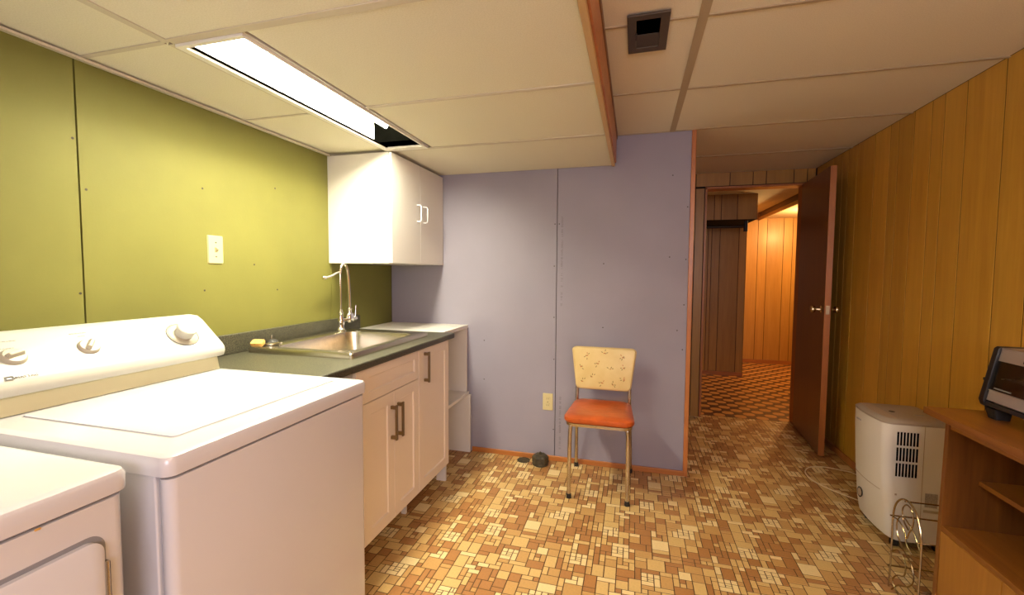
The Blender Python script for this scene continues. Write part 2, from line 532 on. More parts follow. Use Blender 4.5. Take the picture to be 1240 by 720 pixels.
# ---- green wall: sheets of wallboard with open joints
wl = struct('wall_left', box(XL - 0.10, XL - 0.012, YF, YB + 0.1, 0, 2.4), M['gap'])
edges = [-1.41, -0.21, 1.012, 2.232, YB]
for a, b in zip(edges[:-1], edges[1:]):
    obj('wallboard_sheet', box(XL - 0.0118, XL, a + 0.0022, b - 0.0022, 0.0, ZL - 0.002), M['green'], wl, bevel=0.001, seg=1)
sm = obj('screw', lathe([(0.0, -0.003), (0.0038, -0.003), (0.0042, 0.0004), (0.0, 0.0008)], 8, axis=(1, 0, 0)), M['screw'], wl, (XL, 1.000, 1.69))
for (y, z) in ((1.030, 1.534), (1.435, 1.612), (1.82, 1.683), (1.684, 1.303), (1.001, 1.196), (1.43, 1.19), (1.82, 1.18), (0.75, 1.72)):
    link_copy(sm, wl, (XL, y, z))
obj('wall_angle', box(XL, XL + 0.018, YF, 2.22, ZL - 0.014, ZL - 0.006), M['tee'], wl)

# ---- lilac wall
wb = struct('wall_back', box(XL - 0.10, XC, YB + 0.012, YB + 0.10, 0, 2.4), M['gap'])
for a, b in ((XL, -0.4995), (-0.4955, XC)):
    obj('wallboard_sheet', box(a, b, YB, YB + 0.0118, 0.0, ZH + 0.02), M['blue'], wb, bevel=0.001, seg=1)
sb = obj('screw', lathe([(0.0, -0.003), (0.0036, -0.003), (0.004, 0.0004), (0.0, 0.0008)], 8, axis=(0, -1, 0)), M['screw'], wb, (-0.512, YB, 1.595))
for (x, z) in ((-0.484, 1.595), (-0.514, 1.318), (-0.512, 0.976), (0.216, 1.875), (0.209, 1.375), (-0.192, 1.334), (0.264, 0.919), (-1.005, 0.798), (-1.005, 0.523), (-0.509, 0.693), (-0.508, 0.213), (-0.19, 0.92), (0.306, 1.68), (0.304, 1.36), (0.30, 1.08), (0.298, 0.8)):
    link_copy(sb, wb, (x, YB, z))
# faint, worn-out stamp printed up the sheet edge (its letters are too worn to read)
bm = bmesh.new()
rs = random.Random(5)
for z0, z1, dens in ((1.30, 1.645, 0.9), (1.03, 1.29, 0.55), (0.07, 0.445, 0.85)):
    z = z0
    while z < z1:
        if rs.random() < dens:
            xx = -0.470
            hgt = rs.uniform(0.005, 0.010)
            box(xx, xx + 0.013, YB - 0.0005, YB, z, z + 0.0022, bm)
            if rs.random() < 0.7: box(xx, xx + 0.013, YB - 0.0005, YB, z + 0.0062, z + 0.0084, bm)
            if rs.random() < 0.6:
                xa = xx + rs.choice([0, 0.0055, 0.011]); box(xa, xa + 0.002, YB - 0.0005, YB, z + 0.0022, z + 0.0062, bm)
        z += 0.0125
obj('worn_stamp', bm, plain('faded_ink', (0.17, 0.15, 0.18), 0.8), wb, kind='stuff')
struct('baseboard_back', box(-1.09, XC, YB - 0.014, YB - 0.0005, 0.0, 0.034), M['trimx'], bevel=0.004)
struct('trim_1', box(XC - 0.006, XC + 0.020, YB - 0.012, YB + 0.115, 0.0, ZH), M['trim'], bevel=0.003)

# ---- nook wall behind the lilac wall and door wall
wn = struct('wall_nook', box(XC - 0.09, XC - 0.004, YB + 0.101, YD, 0, 2.4), M['plaster'])


def planks(parent, axis, pos, cuts, z0, z1, mat, t=0.003, side=1, g=0.003, name='plank', zfun=None):
    for a, b in zip(cuts[:-1], cuts[1:]):
        a1, b1 = a + g, b - g
        if axis == 'X':      # wall plane x = pos, boards run along y
            x0, x1 = (pos, pos + t * side)
            bm = box(-abs(t) / 2, abs(t) / 2, -(b1 - a1) / 2, (b1 - a1) / 2, -(z1 - z0) / 2, (z1 - z0) / 2)
            o = obj(name, bm, mat, parent, ((x0 + x1) / 2, (a1 + b1) / 2, (z0 + z1) / 2))
        else:
            y0, y1 = (pos, pos + t * side)
            bm = box(-(b1 - a1) / 2, (b1 - a1) / 2, -abs(t) / 2, abs(t) / 2, -(z1 - z0) / 2, (z1 - z0) / 2)
            o = obj(name, bm, mat, parent, ((a1 + b1) / 2, (y0 + y1) / 2, (z0 + z1) / 2))


planks(wn, 'X', XC - 0.004, [YB + 0.116, 3.13, 3.30, 3.42, 3.60, 3.77, 3.88, 4.06, YD - 0.008], 0.0, ZH, M['panel_shaded'])
JX0, JX1, JZ = 0.592, 1.335, 2.018
bm = box(XC - 0.10, JX0, YD, YD + 0.12, 0, 2.4); box(JX1, XR + 0.1, YD, YD + 0.12, 0, 2.4, bm); box(JX0, JX1, YD, YD + 0.12, JZ, 2.4, bm)
wd = struct('wall_door', bm, M['gap'])
planks(wd, 'Y', YD, [XC + 0.004, 0.415, 0.503, JX0 - 0.016], 0.0, JZ - 0.006, M['panel_shaded'], side=-1)
planks(wd, 'Y', YD, [XC + 0.004, 0.415, 0.503, 0.773, 0.951, 1.051, 1.256, 1.353, XR - 0.006], JZ + 0.012, ZH, M['panel_shaded'], side=-1)
bm = box(JX0 - 0.014, JX0 + 0.004, YD - 0.010, YD + 0.125, 0, JZ + 0.004); box(JX1 - 0.004, JX1 + 0.014, YD - 0.010, YD + 0.125, 0, JZ + 0.004, bm)
box(JX0 - 0.014, JX1 + 0.014, YD - 0.010, YD + 0.125, JZ - 0.012, JZ + 0.006, bm)
struct('trim_2', bm, M['trim'], bevel=0.002)

# ---- right wall: wood panelling, boards of uneven width
wr = struct('wall_right', box(XR + 0.0018, XR + 0.12, YF, YD + 0.12, 0, 2.4), M['gap'])
cuts = [2.27, 2.487, 2.635, 2.728, 2.873, 3.015, 3.10, 3.27, 3.49, 3.62, 3.71, 3.86, 4.00, 4.09, YD - 0.008]
y = 2.27; back = []
wds = [0.153, 0.145, 0.093, 0.148, 0.217, 0.17, 0.085]
k = 0
while y > YF + 0.2:
    y -= wds[k % 7]; k += 1; back.append(y)
cuts = [YF] + back[::-1] + cuts
planks(wr, 'X', XR + 0.0018, cuts, 0.0, ZH, M['panel'], t=0.0018, side=-1, g=0.0030)
struct('baseboard_right', box(XR - 0.012, XR - 0.0005, YF, YD - 0.02, 0, 0.045), M['trim'], bevel=0.003)

# ---- wall behind the camera
struct('wall_front', box(XL - 0.1, XR + 0.12, YF - 0.1, YF, 0, 2.4), M['plaster'])

# ---- ceilings
ceil = struct('ceiling', box(XL - 0.1, XR + 0.12, YF - 0.1, YD + 0.12, 2.30, 2.40), M['gap'])
TL = (-1.36, -1.085)            # lamp opening
YR = [-1.41, -0.80, -0.19, 0.42, 1.03, 1.64, 2.252, YB]
XB = -0.150


def ctile(x0, x1, y0, y1, z):
    g = 0.003
    obj('ceiling_tile', box(-(x1 - x0) / 2 + g, (x1 - x0) / 2 - g, -(y1 - y0) / 2 + g, (y1 - y0) / 2 - g, 0, 0.016), M['ctile'], ceil, ((x0 + x1) / 2, (y0 + y1) / 2, z), bevel=0.0015, seg=1)


def tee(x0, x1, y0, y1, z, w=0.012, mat=None):
    """flange and web of a suspended ceiling tee, between two end points"""
    if abs(x1 - x0) > abs(y1 - y0):
        bm = box(x0, x1, y0 - w, y0 + w, z - 0.004, z - 0.0005); box(x0, x1, y0 - 0.0015, y0 + 0.0015, z - 0.0006, z + 0.03, bm)
    else:
        bm = box(x0 - w, x0 + w, y0, y1, z - 0.004, z - 0.0005); box(x0 - 0.0015, x0 + 0.0015, y0, y1, z - 0.0006, z + 0.03, bm)
    obj('ceiling_tee', bm, mat or M['tee'], ceil)


for a, b in zip(YR[:-1], YR[1:]):
    ctile(XL, -1.36, a, min(b, 2.221) if b > 2.26 and False else b, ZL)
    if 1.0 < a < 2.0: ctile(TL[1], XB, a, b, ZL)
    else: ctile(-1.36, XB, a, b, ZL)
tee(-1.36, -1.36, YF, 1.03, ZL); tee(-1.36, -1.36, 1.042, 2.24, ZL, 0.010)
for yy in YR[1:-1]:
    if 1.0 < yy < 1.1 or yy > 2.2:
        tee(-1.35, XB, yy, yy, ZL, 0.013)
        tee(XL, -1.372, yy, yy, ZL, 0.008)
    elif 1.0 < yy < 2.2:
        tee(TL[1], XB, yy, yy, ZL, 0.010); tee(XL, -1.372, yy, yy, ZL, 0.006)
    else:
        tee(-1.348, XB, yy, yy, ZL, 0.010); tee(XL, -1.372, yy, yy, ZL, 0.008)
# upper ceiling
YQ = [-1.41, -0.80, -0.18, 0.43, 1.04, 1.65, 2.262, 2.905, 3.57, YD]
for a, b in zip(YQ[:-1], YQ[1:]):
    if b < 2.95: ctile(-0.128, 0.207, a, b, ZH)
    else: ctile(XC - 0.004, 0.36, a, b, ZH) if False else None
    ctile(0.207 if b < 2.95 else XC - 0.004, XR, a, b, ZH)
tee(0.207, 0.207, YF, YB, ZH, 0.016, M['tee_dark'])
for yy in YQ[1:-1]:
    if yy < 2.91: tee(-0.128, 0.19, yy - 0.006, yy, ZH, 0.005, M['tee_dark'])
    tee(0.223 if yy < 2.95 else XC, XR, yy - (0.012 if 2.8 < yy < 2.95 else 0), yy, ZH, 0.007, M['tee_dark'])
# edge of the dropped ceiling: pale bottom strip, board, brown angle
bd = struct('bulkhead_1', box(XB, -0.130, YF, 2.862, ZL - 0.016, ZL + 0.012), M['trimy'], bevel=0.002)
obj('fascia_board', box(-0.1295, -0.122, YF, 2.845, ZL + 0.002, ZH - 0.030), M['trimx'], bd)
obj('edge_angle', box(-0.128, -0.118, YF, 2.88, ZH - 0.030, ZH + 0.0), plain('brown_angle_paint', (0.20, 0.105, 0.05), 0.5), bd)
obj('backing_board', box(XB - 0.0, -0.131, YF, YB - 0.001, ZL + 0.013, 2.30), M['gap'], bd)

# ---- hall beyond the door
hc = struct('hall_ceiling', box(0.2, 3.7, YD + 0.12, 8.1, 2.155, 2.3), M['gap'])
for a, b in ((YD + 0.125, 4.78), (4.78, 5.39), (5.39, 6.0), (6.0, 7.0)):
    for c, d in ((0.24, 1.08), (1.08, 1.68)):
        obj('ceiling_tile', box(c + 0.003, d - 0.003, a + 0.003, b - 0.003, 2.14, 2.154), M['ctile'], hc)
hb = struct('bulkhead_2', box(1.70, 3.6, YD + 0.13, 7.0, 2.075, 2.154), M['grey_paint'])
obj('edge_trim', box(1.682, 1.70, YD + 0.13, 7.0, 2.035, 2.078), M['trimy'], hb, bevel=0.003)
obj('soffit_panel', box(1.70, 3.6, YD + 0.13, 7.0, 2.060, 2.0745), plain('warm_white_paint', (0.72, 0.58, 0.40), 0.7), hb)
struct('wall_hall_left', box(0.14, 0.24, YD + 0.12, 6.0, 0, 2.3), M['plaster'])
h1 = struct('wall_hall_closet', box(0.14, 1.318, 6.006, 7.1, 0, 2.3), M['gap'])
planks(h1, 'Y', 6.006, [0.24, 0.42, 0.62, 0.75, 0.885, 0.925, 1.02, 1.235, 1.318], 0.05, 2.15, M['panel_shaded'], side=-1)
planks(h1, 'X', 1.318, [6.0, 6.2, 6.35, 6.5, 6.72, 6.9, 7.0], 0.05, 2.15, M['panel_shaded'], side=1)
h2 = struct('wall_hall_back', box(1.318, 3.7, 7.006, 7.1, 0, 2.3), M['gap'])
planks(h2, 'Y', 7.006, [1.326, 1.485, 1.685, 1.801, 2.008, 2.121, 2.30, 2.45, 2.62, 2.85, 3.0, 3.2, 3.4, 3.6], 0.05, 2.15, M['hpanel'], side=-1)
struct('wall_hall_right', box(3.6, 3.7, YD + 0.12, 7.0, 0, 2.3), M['plaster'])
struct('baseboard_hall', box(0.24, 1.32, 5.988, 5.9995, 0, 0.05), M['trimx'])
struct('baseboard_hall_back', box(1.326, 3.6, 6.988, 6.9995, 0, 0.05), M['trimx'])
sf = struct('bulkhead_3', box(0.24, 1.262, 5.307, 5.99, 1.865, 2.139), M['gap'])
planks(sf, 'Y', 5.307, [0.24, 0.42, 0.60, 0.74, 0.835, 0.905, 1.065, 1.262], 1.867, 2.139, M['panel_shaded'], side=-1)
cr = thing('closet_rod', 'dark closet rod with end bracket below the panelled header in the hall', 'rod', (0.24, 5.42, 1.80))
obj('rod', cyl((0.0, 0, 0), (0.92, 0, 0), 0.016, n=14), M['dark_metal'], cr, smooth=True)
obj('bracket', loft([rr(0.918, 0.955, -0.02, 0.02, 0.008, -0.055), rr(0.918, 0.955, -0.02, 0.02, 0.008, 0.062)]), M['foot'], cr)

# ================================================================== DOOR
HX, HY = 1.312, 4.150
fx, fy = 1.262, 3.475
ang = math.atan2(fy - HY, fx - HX)
L = math.hypot(fx - HX, fy - HY)
door = bpy.data.objects.new('door_1', None); COL.objects.link(door)
door['kind'] = 'structure'
door.location = (HX, HY, 0); door.rotation_euler = (0, 0, ang)
obj('door_panel', box(0.0, L, -0.002, 0.036, 0.012, 2.005), M['door'], door, bevel=0.002)
obj('edge_strip', box(L - 0.0005, L + 0.003, -0.001, 0.035, 0.013, 2.004), M['trim'], door)
for sgn, yy in ((-1, -0.002), (1, 0.036)):
    kb = obj('knob', lathe([(0.026, 0.0), (0.027, 0.003), (0.012, 0.008), (0.009, 0.032), (0.022, 0.040), (0.026, 0.052), (0.022, 0.062), (0.0, 0.065)], 18, center=(L - 0.062, yy, 1.03), axis=(0, sgn, 0)), M['brass'], door, smooth=True)
obj('latch_plate', box(L + 0.0031, L + 0.0045, 0.006, 0.029, 1.00, 1.06), M['brass'], door)
for z in (0.25, 1.75):
    obj('hinge', cyl((-0.004, 0.040, z - 0.045), (-0.004, 0.040, z + 0.045), 0.006, n=10), M['brass'], door, smooth=True)

# ================================================================== CEILING LIGHT (lit trough)
cl = thing('ceiling_light', 'lit fluorescent ceiling troffer with white frame, lens ending short in a dark gap', 'light', (-1.222, 1.63, ZL))
x0, x1, y0, y1 = -0.128, 0.128, -0.585, 0.600
bm = bmesh.new()
hbox(x0, x1, y0, y1, 0.0, 0.125, x0 + 0.004, x1 - 0.004, y0 + 0.004, y1 - 0.004, bm); box(x0, x1, y0, y1, 0.125, 0.13, bm)
obj('housing', bm, M['troffer'], cl)
obj('door_frame', hbox(x0 + 0.001, x1 - 0.001, y0, y1, -0.012, -0.0005, x0 + 0.028, x1 - 0.010, y0 + 0.015, y1 - 0.052), M['troffer'], cl, bevel=0.002)
obj('dark_end_sheets', box(x0 + 0.005, x1 - 0.005, y1 - 0.132, y1 - 0.005, 0.118, 0.124, hbox(x0 + 0.0045, x1 - 0.0045, y1 - 0.132, y1 - 0.0045, 0.001, 0.118, x0 + 0.006, x1 - 0.006, y1 - 0.1315, y1 - 0.006)), M['voidm'], cl)  # near-black sheets added inside the white housing to darken the end past the lens
obj('dark_gap_strip', box(x0 + 0.0285, x0 + 0.040, y0 + 0.015, y1 - 0.055, -0.004, 0.0), M['voidm'], cl)  # black strip stands in for the dark gap between frame and lens
# corrugated glowing lens, three lobes across
pts = []
NL = 36
xa, xb = x0 + 0.038, x1 - 0.012
for k in range(NL + 1):
    t = k / NL
    pts.append((xa + (xb - xa) * t, 0.066 + 0.034 * abs(math.cos(PI * 2.5 * t)) ** 0.8))
pr = pts + [(xb, 0.108), (xa, 0.108)]
obj('lens', prism(pr, y0 + 0.018, y1 - 0.135), M['lamp'], cl)

# ================================================================== CEILING VENT
cv = thing('ceiling_vent', 'small dark brown metal air vent in the upper ceiling near the wooden edge', 'vent', (0.029, 1.702, ZH - 0.0045), 0.0)
obj('frame', hbox(-0.070, 0.070, -0.128, 0.130, -0.008, 0.0, -0.040, 0.040, -0.098, 0.094), M['ventm'], cv, bevel=0.002)
obj('damper_plate', box(-0.041, 0.041, 0.006, 0.095, -0.004, 0.0), M['ventm'], cv)
obj('duct_opening', box(-0.041, 0.041, -0.099, 0.006, -0.001, 0.0), M['voidm'], cv)
obj('lever', box(-0.043, -0.036, -0.02, 0.02, -0.014, -0.008), M['dark_metal'], cv)

# ================================================================== SWITCH AND OUTLET
sw = thing('light_switch', 'ivory toggle light switch plate on the green wall', 'switch', (XL, 1.484, 1.362))
obj('cover_plate', loft([[(0.0, a, b) for a, b, _ in rr(-0.036, 0.036, -0.060, 0.060, 0.004, 0)], [(0.005, a, b) for a, b, _ in rr(-0.033, 0.033, -0.057, 0.057, 0.004, 0)]]), M['plate'], sw)
obj('toggle', prism([(0.004, -0.012), (0.016, 0.002), (0.016, 0.008), (0.004, 0.010)], -0.005, 0.005), M['plate'], sw)
for z in (-0.030, 0.030):
    obj('screw', cyl((0.0045, 0, z), (0.0062, 0, z), 0.0032, n=10), M['screw'], sw)
ou = thing('wall_outlet', 'ivory double power outlet plate on the lilac wall beside the chair', 'outlet', (-0.548, YB, 0.400))
obj('cover_plate', loft([[(a, 0.0, b) for a, b, _ in rr(-0.035, 0.035, -0.058, 0.058, 0.004, 0)], [(a, -0.005, b) for a, b, _ in rr(-0.032, 0.032, -0.055, 0.055, 0.004, 0)]]), M['plate'], ou)
for z in (-0.022, 0.022):
    s = obj('socket', loft([[(a, -0.0045, b + z) for a, b, _ in rr(-0.017, 0.017, -0.014, 0.014, 0.010, 0)], [(a, -0.0075, b + z) for a, b, _ in rr(-0.016, 0.016, -0.013, 0.013, 0.009, 0)]]), M['plate'], ou)
    for x in (-0.006, 0.006):
        obj('slot', box(x - 0.001, x + 0.001, -0.0082, -0.007, z - 0.004, z + 0.006), M['screw'], s)
obj('screw', cyl((0, -0.0045, 0), (0, -0.0065, 0), 0.003, n=10), M['screw'], ou)


# ================================================================== WASHER AND DRYER
def console(parent, y0, y1, dials):
    """sloped control console along the back of the machine, world X and Z, Y relative to parent"""
    ym = 0.02
    prof = [(-1.60, 0.922), (-1.60, 1.085), (-1.586, 1.106), (-1.566, 1.113), (-1.540, 1.110), (-1.524, 1.100), (-1.428, 1.011), (-1.417, 0.996), (-1.415, 0.982), (-1.420, 0.970), (-1.436, 0.966), (-1.455, 0.964)]
    small = [(x * 0.93 - 1.50 * 0.07, 1.03 + (z - 1.03) * 0.90) for x, z in prof]
    lo = [[(x, y0, z) for x, z in small], [(x, y0 + 0.006, z * 0.5 + 0.5 * prof[i][1]) if False else (prof[i][0] * 0.7 + x * 0.3, y0 + 0.005, prof[i][1] * 0.7 + z * 0.3) for i, (x, z) in enumerate(small)],
          [(x, y0 + 0.016, z) for x, z in prof], [(x, y1 - 0.016, z) for x, z in prof],
          [(prof[i][0] * 0.7 + x * 0.3, y1 - 0.005, prof[i][1] * 0.7 + z * 0.3) for i, (x, z) in enumerate(small)], [(x, y1, z) for x, z in small]]
    bm = loft(lo)
    bm2 = bm
    c = obj('console', bm2, M['console'], parent, smooth=True)
    obj('console_base', prism([(-1.585, 0.9205), (-1.585, 0.963), (-1.440, 0.966), (-1.431, 0.9205)], y0 + 0.014, y1 - 0.014), M['console_base'], parent, bevel=0.003)
    n = Vector((0.680, 0, 0.733))
    for (yy, kind) in dials:
        base = Vector((-1.4755, yy, 1.0552))
        if kind == 'dial':
            base = Vector((-1.474, yy, 1.0545))
            d = obj('timer_dial', lathe([(0.047, -0.002), (0.047, 0.0008), (0.043, 0.004), (0.030, 0.006), (0.0, 0.006)], 40, center=base, axis=n), M['knob'], parent, smooth=True)
            obj('dial_ring', lathe([(0.0495, -0.002), (0.0495, 0.0010), (0.0478, 0.0012), (0.0474, -0.002)], 40, center=base, axis=n), M['print'], d)
            obj('dial_grip', lathe([(0.028, 0.004), (0.027, 0.024), (0.030, 0.026), (0.030, 0.034), (0.027, 0.037), (0.0, 0.038)], 32, center=base, axis=n), M['console'], d, smooth=True)
        else:
            kd = obj('knob', lathe([(0.026, -0.001), (0.025, 0.004), (0.021, 0.009), (0.0, 0.010)], 28, center=base, axis=n), M['knob'], parent, smooth=True)
            t = Vector((0, math.cos(kind), 0)) + Vector((-0.733, 0, 0.680)) * math.sin(kind)
            s = n.cross(t)
            pr = []
            for h in (0.006, 0.021):
                q = 0.019 if h < 0.01 else 0.016
                wv = 0.008 if h < 0.01 else 0.0045
                pr.append([tuple(base + n * h + t * a + s * b) for a, b in ((-q, -wv), (q, -wv), (q, wv), (-q, wv))])
            obj('grip', loft(pr), M['knob'], kd, bevel=0.003)
    return c


def machine(name, label, yc0, yc1, xf, lid, is_dryer):
    t = thing(name, label, 'washing machine' if not is_dryer else 'dryer')
    xb = -1.62
    # wrapped body: cabinet and the front panel with rounded corners
    obj('cabinet', box(xb, xf - 0.046, yc0 + 0.010, yc1 - 0.010, 0.03, 0.8745), M['white_enamel'], t, bevel=0.004)
    fr = obj('front_panel', loft([rr(xf - 0.043, xf - 0.006, yc0 + 0.009, yc1 - 0.009, 0.017, 0.035), rr(xf - 0.043, xf - 0.006, yc0 + 0.009, yc1 - 0.009, 0.017, 0.872)]), M['white_enamel'], t, smooth=True)
    lo = []
    for z, i in ((0.8765, 0.006), (0.880, 0.001), (0.890, 0.0), (0.908, 0.0), (0.916, 0.004), (0.9200, 0.014)):
        lo.append(rr(xb + i, xf - i, yc0 + i, yc1 - i, max(0.022 - i * 0.5, 0.004), z, 6))
    obj('top_panel', loft(lo), M['white_enamel'], t, smooth=True)
    for (x, y) in ((xf - 0.07, yc0 + 0.05), (xf - 0.07, yc1 - 0.05), (xb + 0.05, yc0 + 0.05), (xb + 0.05, yc1 - 0.05)):
        obj('leg', cyl((x, y, 0), (x, y, 0.0345), 0.018, 0.012, 12), M['foot'], t)
    return t, fr


wm, wfr = machine('washing_machine', 'white top-loading washing machine with a closed lid, beside the sink counter', 0.604, 1.250, -0.836, True, False)
M['lidgap'] = plain('lid_seam_grey', (0.45, 0.45, 0.44), 0.5)
obj('lid_seam', loft([rr(-1.412, -0.922, 0.683, 1.205, 0.014, 0.9199), rr(-1.412, -0.922, 0.683, 1.205, 0.014, 0.9204)]), M['lidgap'], wm)
obj('lid', loft([rr(-1.409, -0.926, 0.686, 1.202, 0.012, 0.9203), rr(-1.409, -0.926, 0.686, 1.202, 0.012, 0.923), rr(-1.405, -0.930, 0.690, 1.198, 0.010, 0.9245)]), M['white_enamel'], wm, smooth=True)
console(wm, 0.606, 1.246, [(0.711, 0.25), (0.867, 0.9), (1.134, 'dial')])
N_ = Vector((0.680, 0, 0.733)); T_ = Vector((0, 1, 0)); S_ = N_.cross(T_)


def face_mtx(y, z, off=0.0006):
    """on the sloping console face: local X along the machine, local Y up the slope"""
    upv = Vector((-0.733, 0, 0.680))
    p = Vector((-1.4755, y, 1.0552)) + upv * ((z - 1.0552) / 0.680) + N_ * off
    return Matrix(((0, upv.x, N_.x, p.x), (1, upv.y, N_.y, p.y), (0, upv.z, N_.z, p.z), (0, 0, 0, 1)))


text_mesh('brand_lettering', 'MAYTAG', 0.0105, M['print_pale'], wm, face_mtx(0.689, 1.009, 0.0012))
lg = obj('logo', hbox(-0.008, 0.008, -0.0055, 0.0055, 0, 0.0006, -0.005, 0.005, -0.003, 0.003), M['print'], wm); lg.matrix_local = face_mtx(0.679, 1.012, 0.0012)
bm = bmesh.new(); rs = random.Random(3)
for (ya, yb, z) in ((0.70, 0.735, 1.091), (0.69, 0.72, 1.075), (0.845, 0.885, 1.092), (0.86, 0.878, 1.084), (1.065, 1.12, 1.095), (1.03, 1.10, 1.022), (1.04, 1.09, 1.016), (0.75, 0.80, 1.018), (0.82, 0.86, 1.021), (0.88, 0.93, 1.021)):
    q = face_mtx(0, z)
    y = ya
    while y < yb:
        l = rs.uniform(0.0015, 0.006)
        v = [q @ Vector((a, b, c)) for a in (y, y + l) for b in (-0.0007, 0.0007) for c in (0, 0.0004)]
        vv = [bm.verts.new(p) for p in v]
        for f in ((0, 1, 3, 2), (4, 6, 7, 5), (0, 4, 5, 1), (2, 3, 7, 6), (0, 2, 6, 4), (1, 5, 7, 3)): bm.faces.new([vv[i] for i in f])
        y += l + rs.uniform(0.001, 0.002)
obj('panel_markings', bm, M['print_pale'], wm, kind='stuff')

dr, dfr = machine('clothes_dryer', 'white clothes dryer with a hinged front door, nearer the camera than the washer', -0.092, 0.568, -0.872, False, True)
console(dr, -0.088, 0.564, [(0.06, 0.3), (0.40, 'dial')])
# door: rounded panel proud of a shadow groove
def yz_rr(y0, y1, z0, z1, r, x): return [(x, a, b) for a, b, _ in rr(y0, y1, z0, z1, r, 0, 8)]
xf = -0.878
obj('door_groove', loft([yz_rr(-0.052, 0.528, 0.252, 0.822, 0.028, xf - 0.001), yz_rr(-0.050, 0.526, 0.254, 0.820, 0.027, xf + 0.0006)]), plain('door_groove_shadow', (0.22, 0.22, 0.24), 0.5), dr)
dd = obj('door', loft([yz_rr(-0.045, 0.519, 0.259, 0.813, 0.024, xf), yz_rr(-0.045, 0.519, 0.259, 0.813, 0.024, xf + 0.010), yz_rr(-0.041, 0.515, 0.263, 0.809, 0.022, xf + 0.013)]), M['white_enamel'], dr, smooth=True)
for z in (0.735, 0.335):
    h = obj('hinge', box(xf + 0.001, xf + 0.012, 0.519, 0.5265, z - 0.034, z + 0.034), M['dark_metal'], dr, bevel=0.002)
    obj('hinge_pin', cyl((xf + 0.013, 0.5205, z - 0.036), (xf + 0.013, 0.5205, z + 0.036), 0.003, n=10), M['steel'], h)
obj('rust_spot', loft([[(-0.8715, a, b) for a, b, _ in rr(0.435, 0.443, 0.8700, 0.8735, 0.0015, 0)], [(-0.8705, a, b) for a, b, _ in rr(0.435, 0.443, 0.8700, 0.8735, 0.0015, 0)]]), M['sponge'], dr, loc=(-0.0065, 0, 0))


# ================================================================== KITCHENETTE
def bar_handle(parent, x, y, z0, z1, mat):
    """square pull: two posts and a flat bar, standing off the door towards +X"""
    bm = box(x, x + 0.024, y - 0.006, y + 0.006, z0, z0 + 0.016)
    box(x, x + 0.024, y - 0.006, y + 0.006, z1 - 0.016, z1, bm)
    box(x + 0.024, x + 0.033, y - 0.007, y + 0.007, z0 - 0.004, z1 + 0.004, bm)
    return obj('handle', bm, mat, parent, bevel=0.0015)


def shaker(name, parent, xf, y0, y1, z0, z1, fw=0.052, t=0.018):
    """door or drawer front with raised frame and recessed panel, facing +X"""
    d = 0.006
    L_ = lambda a, b, c, e, x: [(x, a, c), (x, b, c), (x, b, e), (x, a, e)]
    lo = [L_(y0, y1, z0, z1, xf - t), L_(y0, y1, z0, z1, xf - 0.0012), L_(y0 + .0012, y1 - .0012, z0 + .0012, z1 - .0012, xf),
          L_(y0 + fw, y1 - fw, z0 + fw, z1 - fw, xf), L_(y0 + fw + 0.005, y1 - fw - 0.005, z0 + fw + 0.005, z1 - fw - 0.005, xf - d)]
    return obj(name, loft(lo), M['cabinet'], parent)


XF = -1.070
ZB, ZT = 0.110, 0.868


def carcass(parent, y0, y1, notch=(0.872, 0.872)):
    bm = box(-1.70, XF - 0.020, y0, y0 + 0.016, ZB, notch[0]); box(-1.70, XF - 0.020, y1 - 0.016, y1, ZB, notch[1], bm)
    box(-1.70, XF - 0.020, y0 + 0.016, y1 - 0.016, ZB, ZB + 0.016, bm); box(-1.70, -1.694, y0 + 0.016, y1 - 0.016, ZB + 0.016, 0.872, bm)
    obj('body', bm, M['melamine'], parent)


sc = thing('sink_cabinet', 'white shaker base cabinet with two doors under the sink', 'cabinet')
carcass(sc, 1.520, 2.055, (0.872, 0.745))
shaker('drawer_front', sc, XF, 1.565, 2.052, 0.722, ZT, 0.040)
d1 = shaker('door', sc, XF, 1.565, 1.8075, ZB, 0.718)
bar_handle(d1, XF, 1.782, 0.500, 0.656, M['bronze'])
d2 = shaker('door', sc, XF, 1.8105, 2.052, ZB, 0.718)
bar_handle(d2, XF, 1.840, 0.500, 0.656, M['bronze'])
obj('filler_strip', box(XF - 0.018, XF, 1.520, 1.562, ZB, ZT), M['cabinet'], sc)
for y in (1.55, 2.03):
    obj('leg', box(-1.16, -1.135, y - 0.008, y + 0.008, 0, ZB), M['melamine'], sc)
    obj('leg', box(-1.66, -1.635, y - 0.008, y + 0.008, 0, ZB), M['melamine'], sc)
nc = thing('narrow_cabinet', 'narrow white shaker base cabinet with one tall door, right of the sink cabinet', 'cabinet')
carcass(nc, 2.0565, 2.436, (0.745, 0.872))
d3 = shaker('door', nc, XF, 2.0575, 2.436, ZB, ZT)
bar_handle(d3, XF, 2.118, 0.690, 0.846, M['bronze'])
obj('side_leg', box(-1.145, -1.085, 2.420, 2.436, 0, ZB), M['melamine'], nc)
obj('leg', box(-1.66, -1.635, 2.40, 2.42, 0, ZB), M['melamine'], nc)

ct = thing('countertop', 'dark grey speckled laminate countertop with low backsplash along the green wall', 'countertop')
obj('worktop', hbox(-1.728, -1.048, 1.270, 2.482, 0.873, 0.905, -1.62, -1.172, 1.630, 2.232), M['counter'], ct, bevel=0.009, seg=3, angle=80)
obj('backsplash', box(-1.7295, -1.708, 1.270, 2.482, 0.9055, 0.992), M['counter'], ct, bevel=0.004)

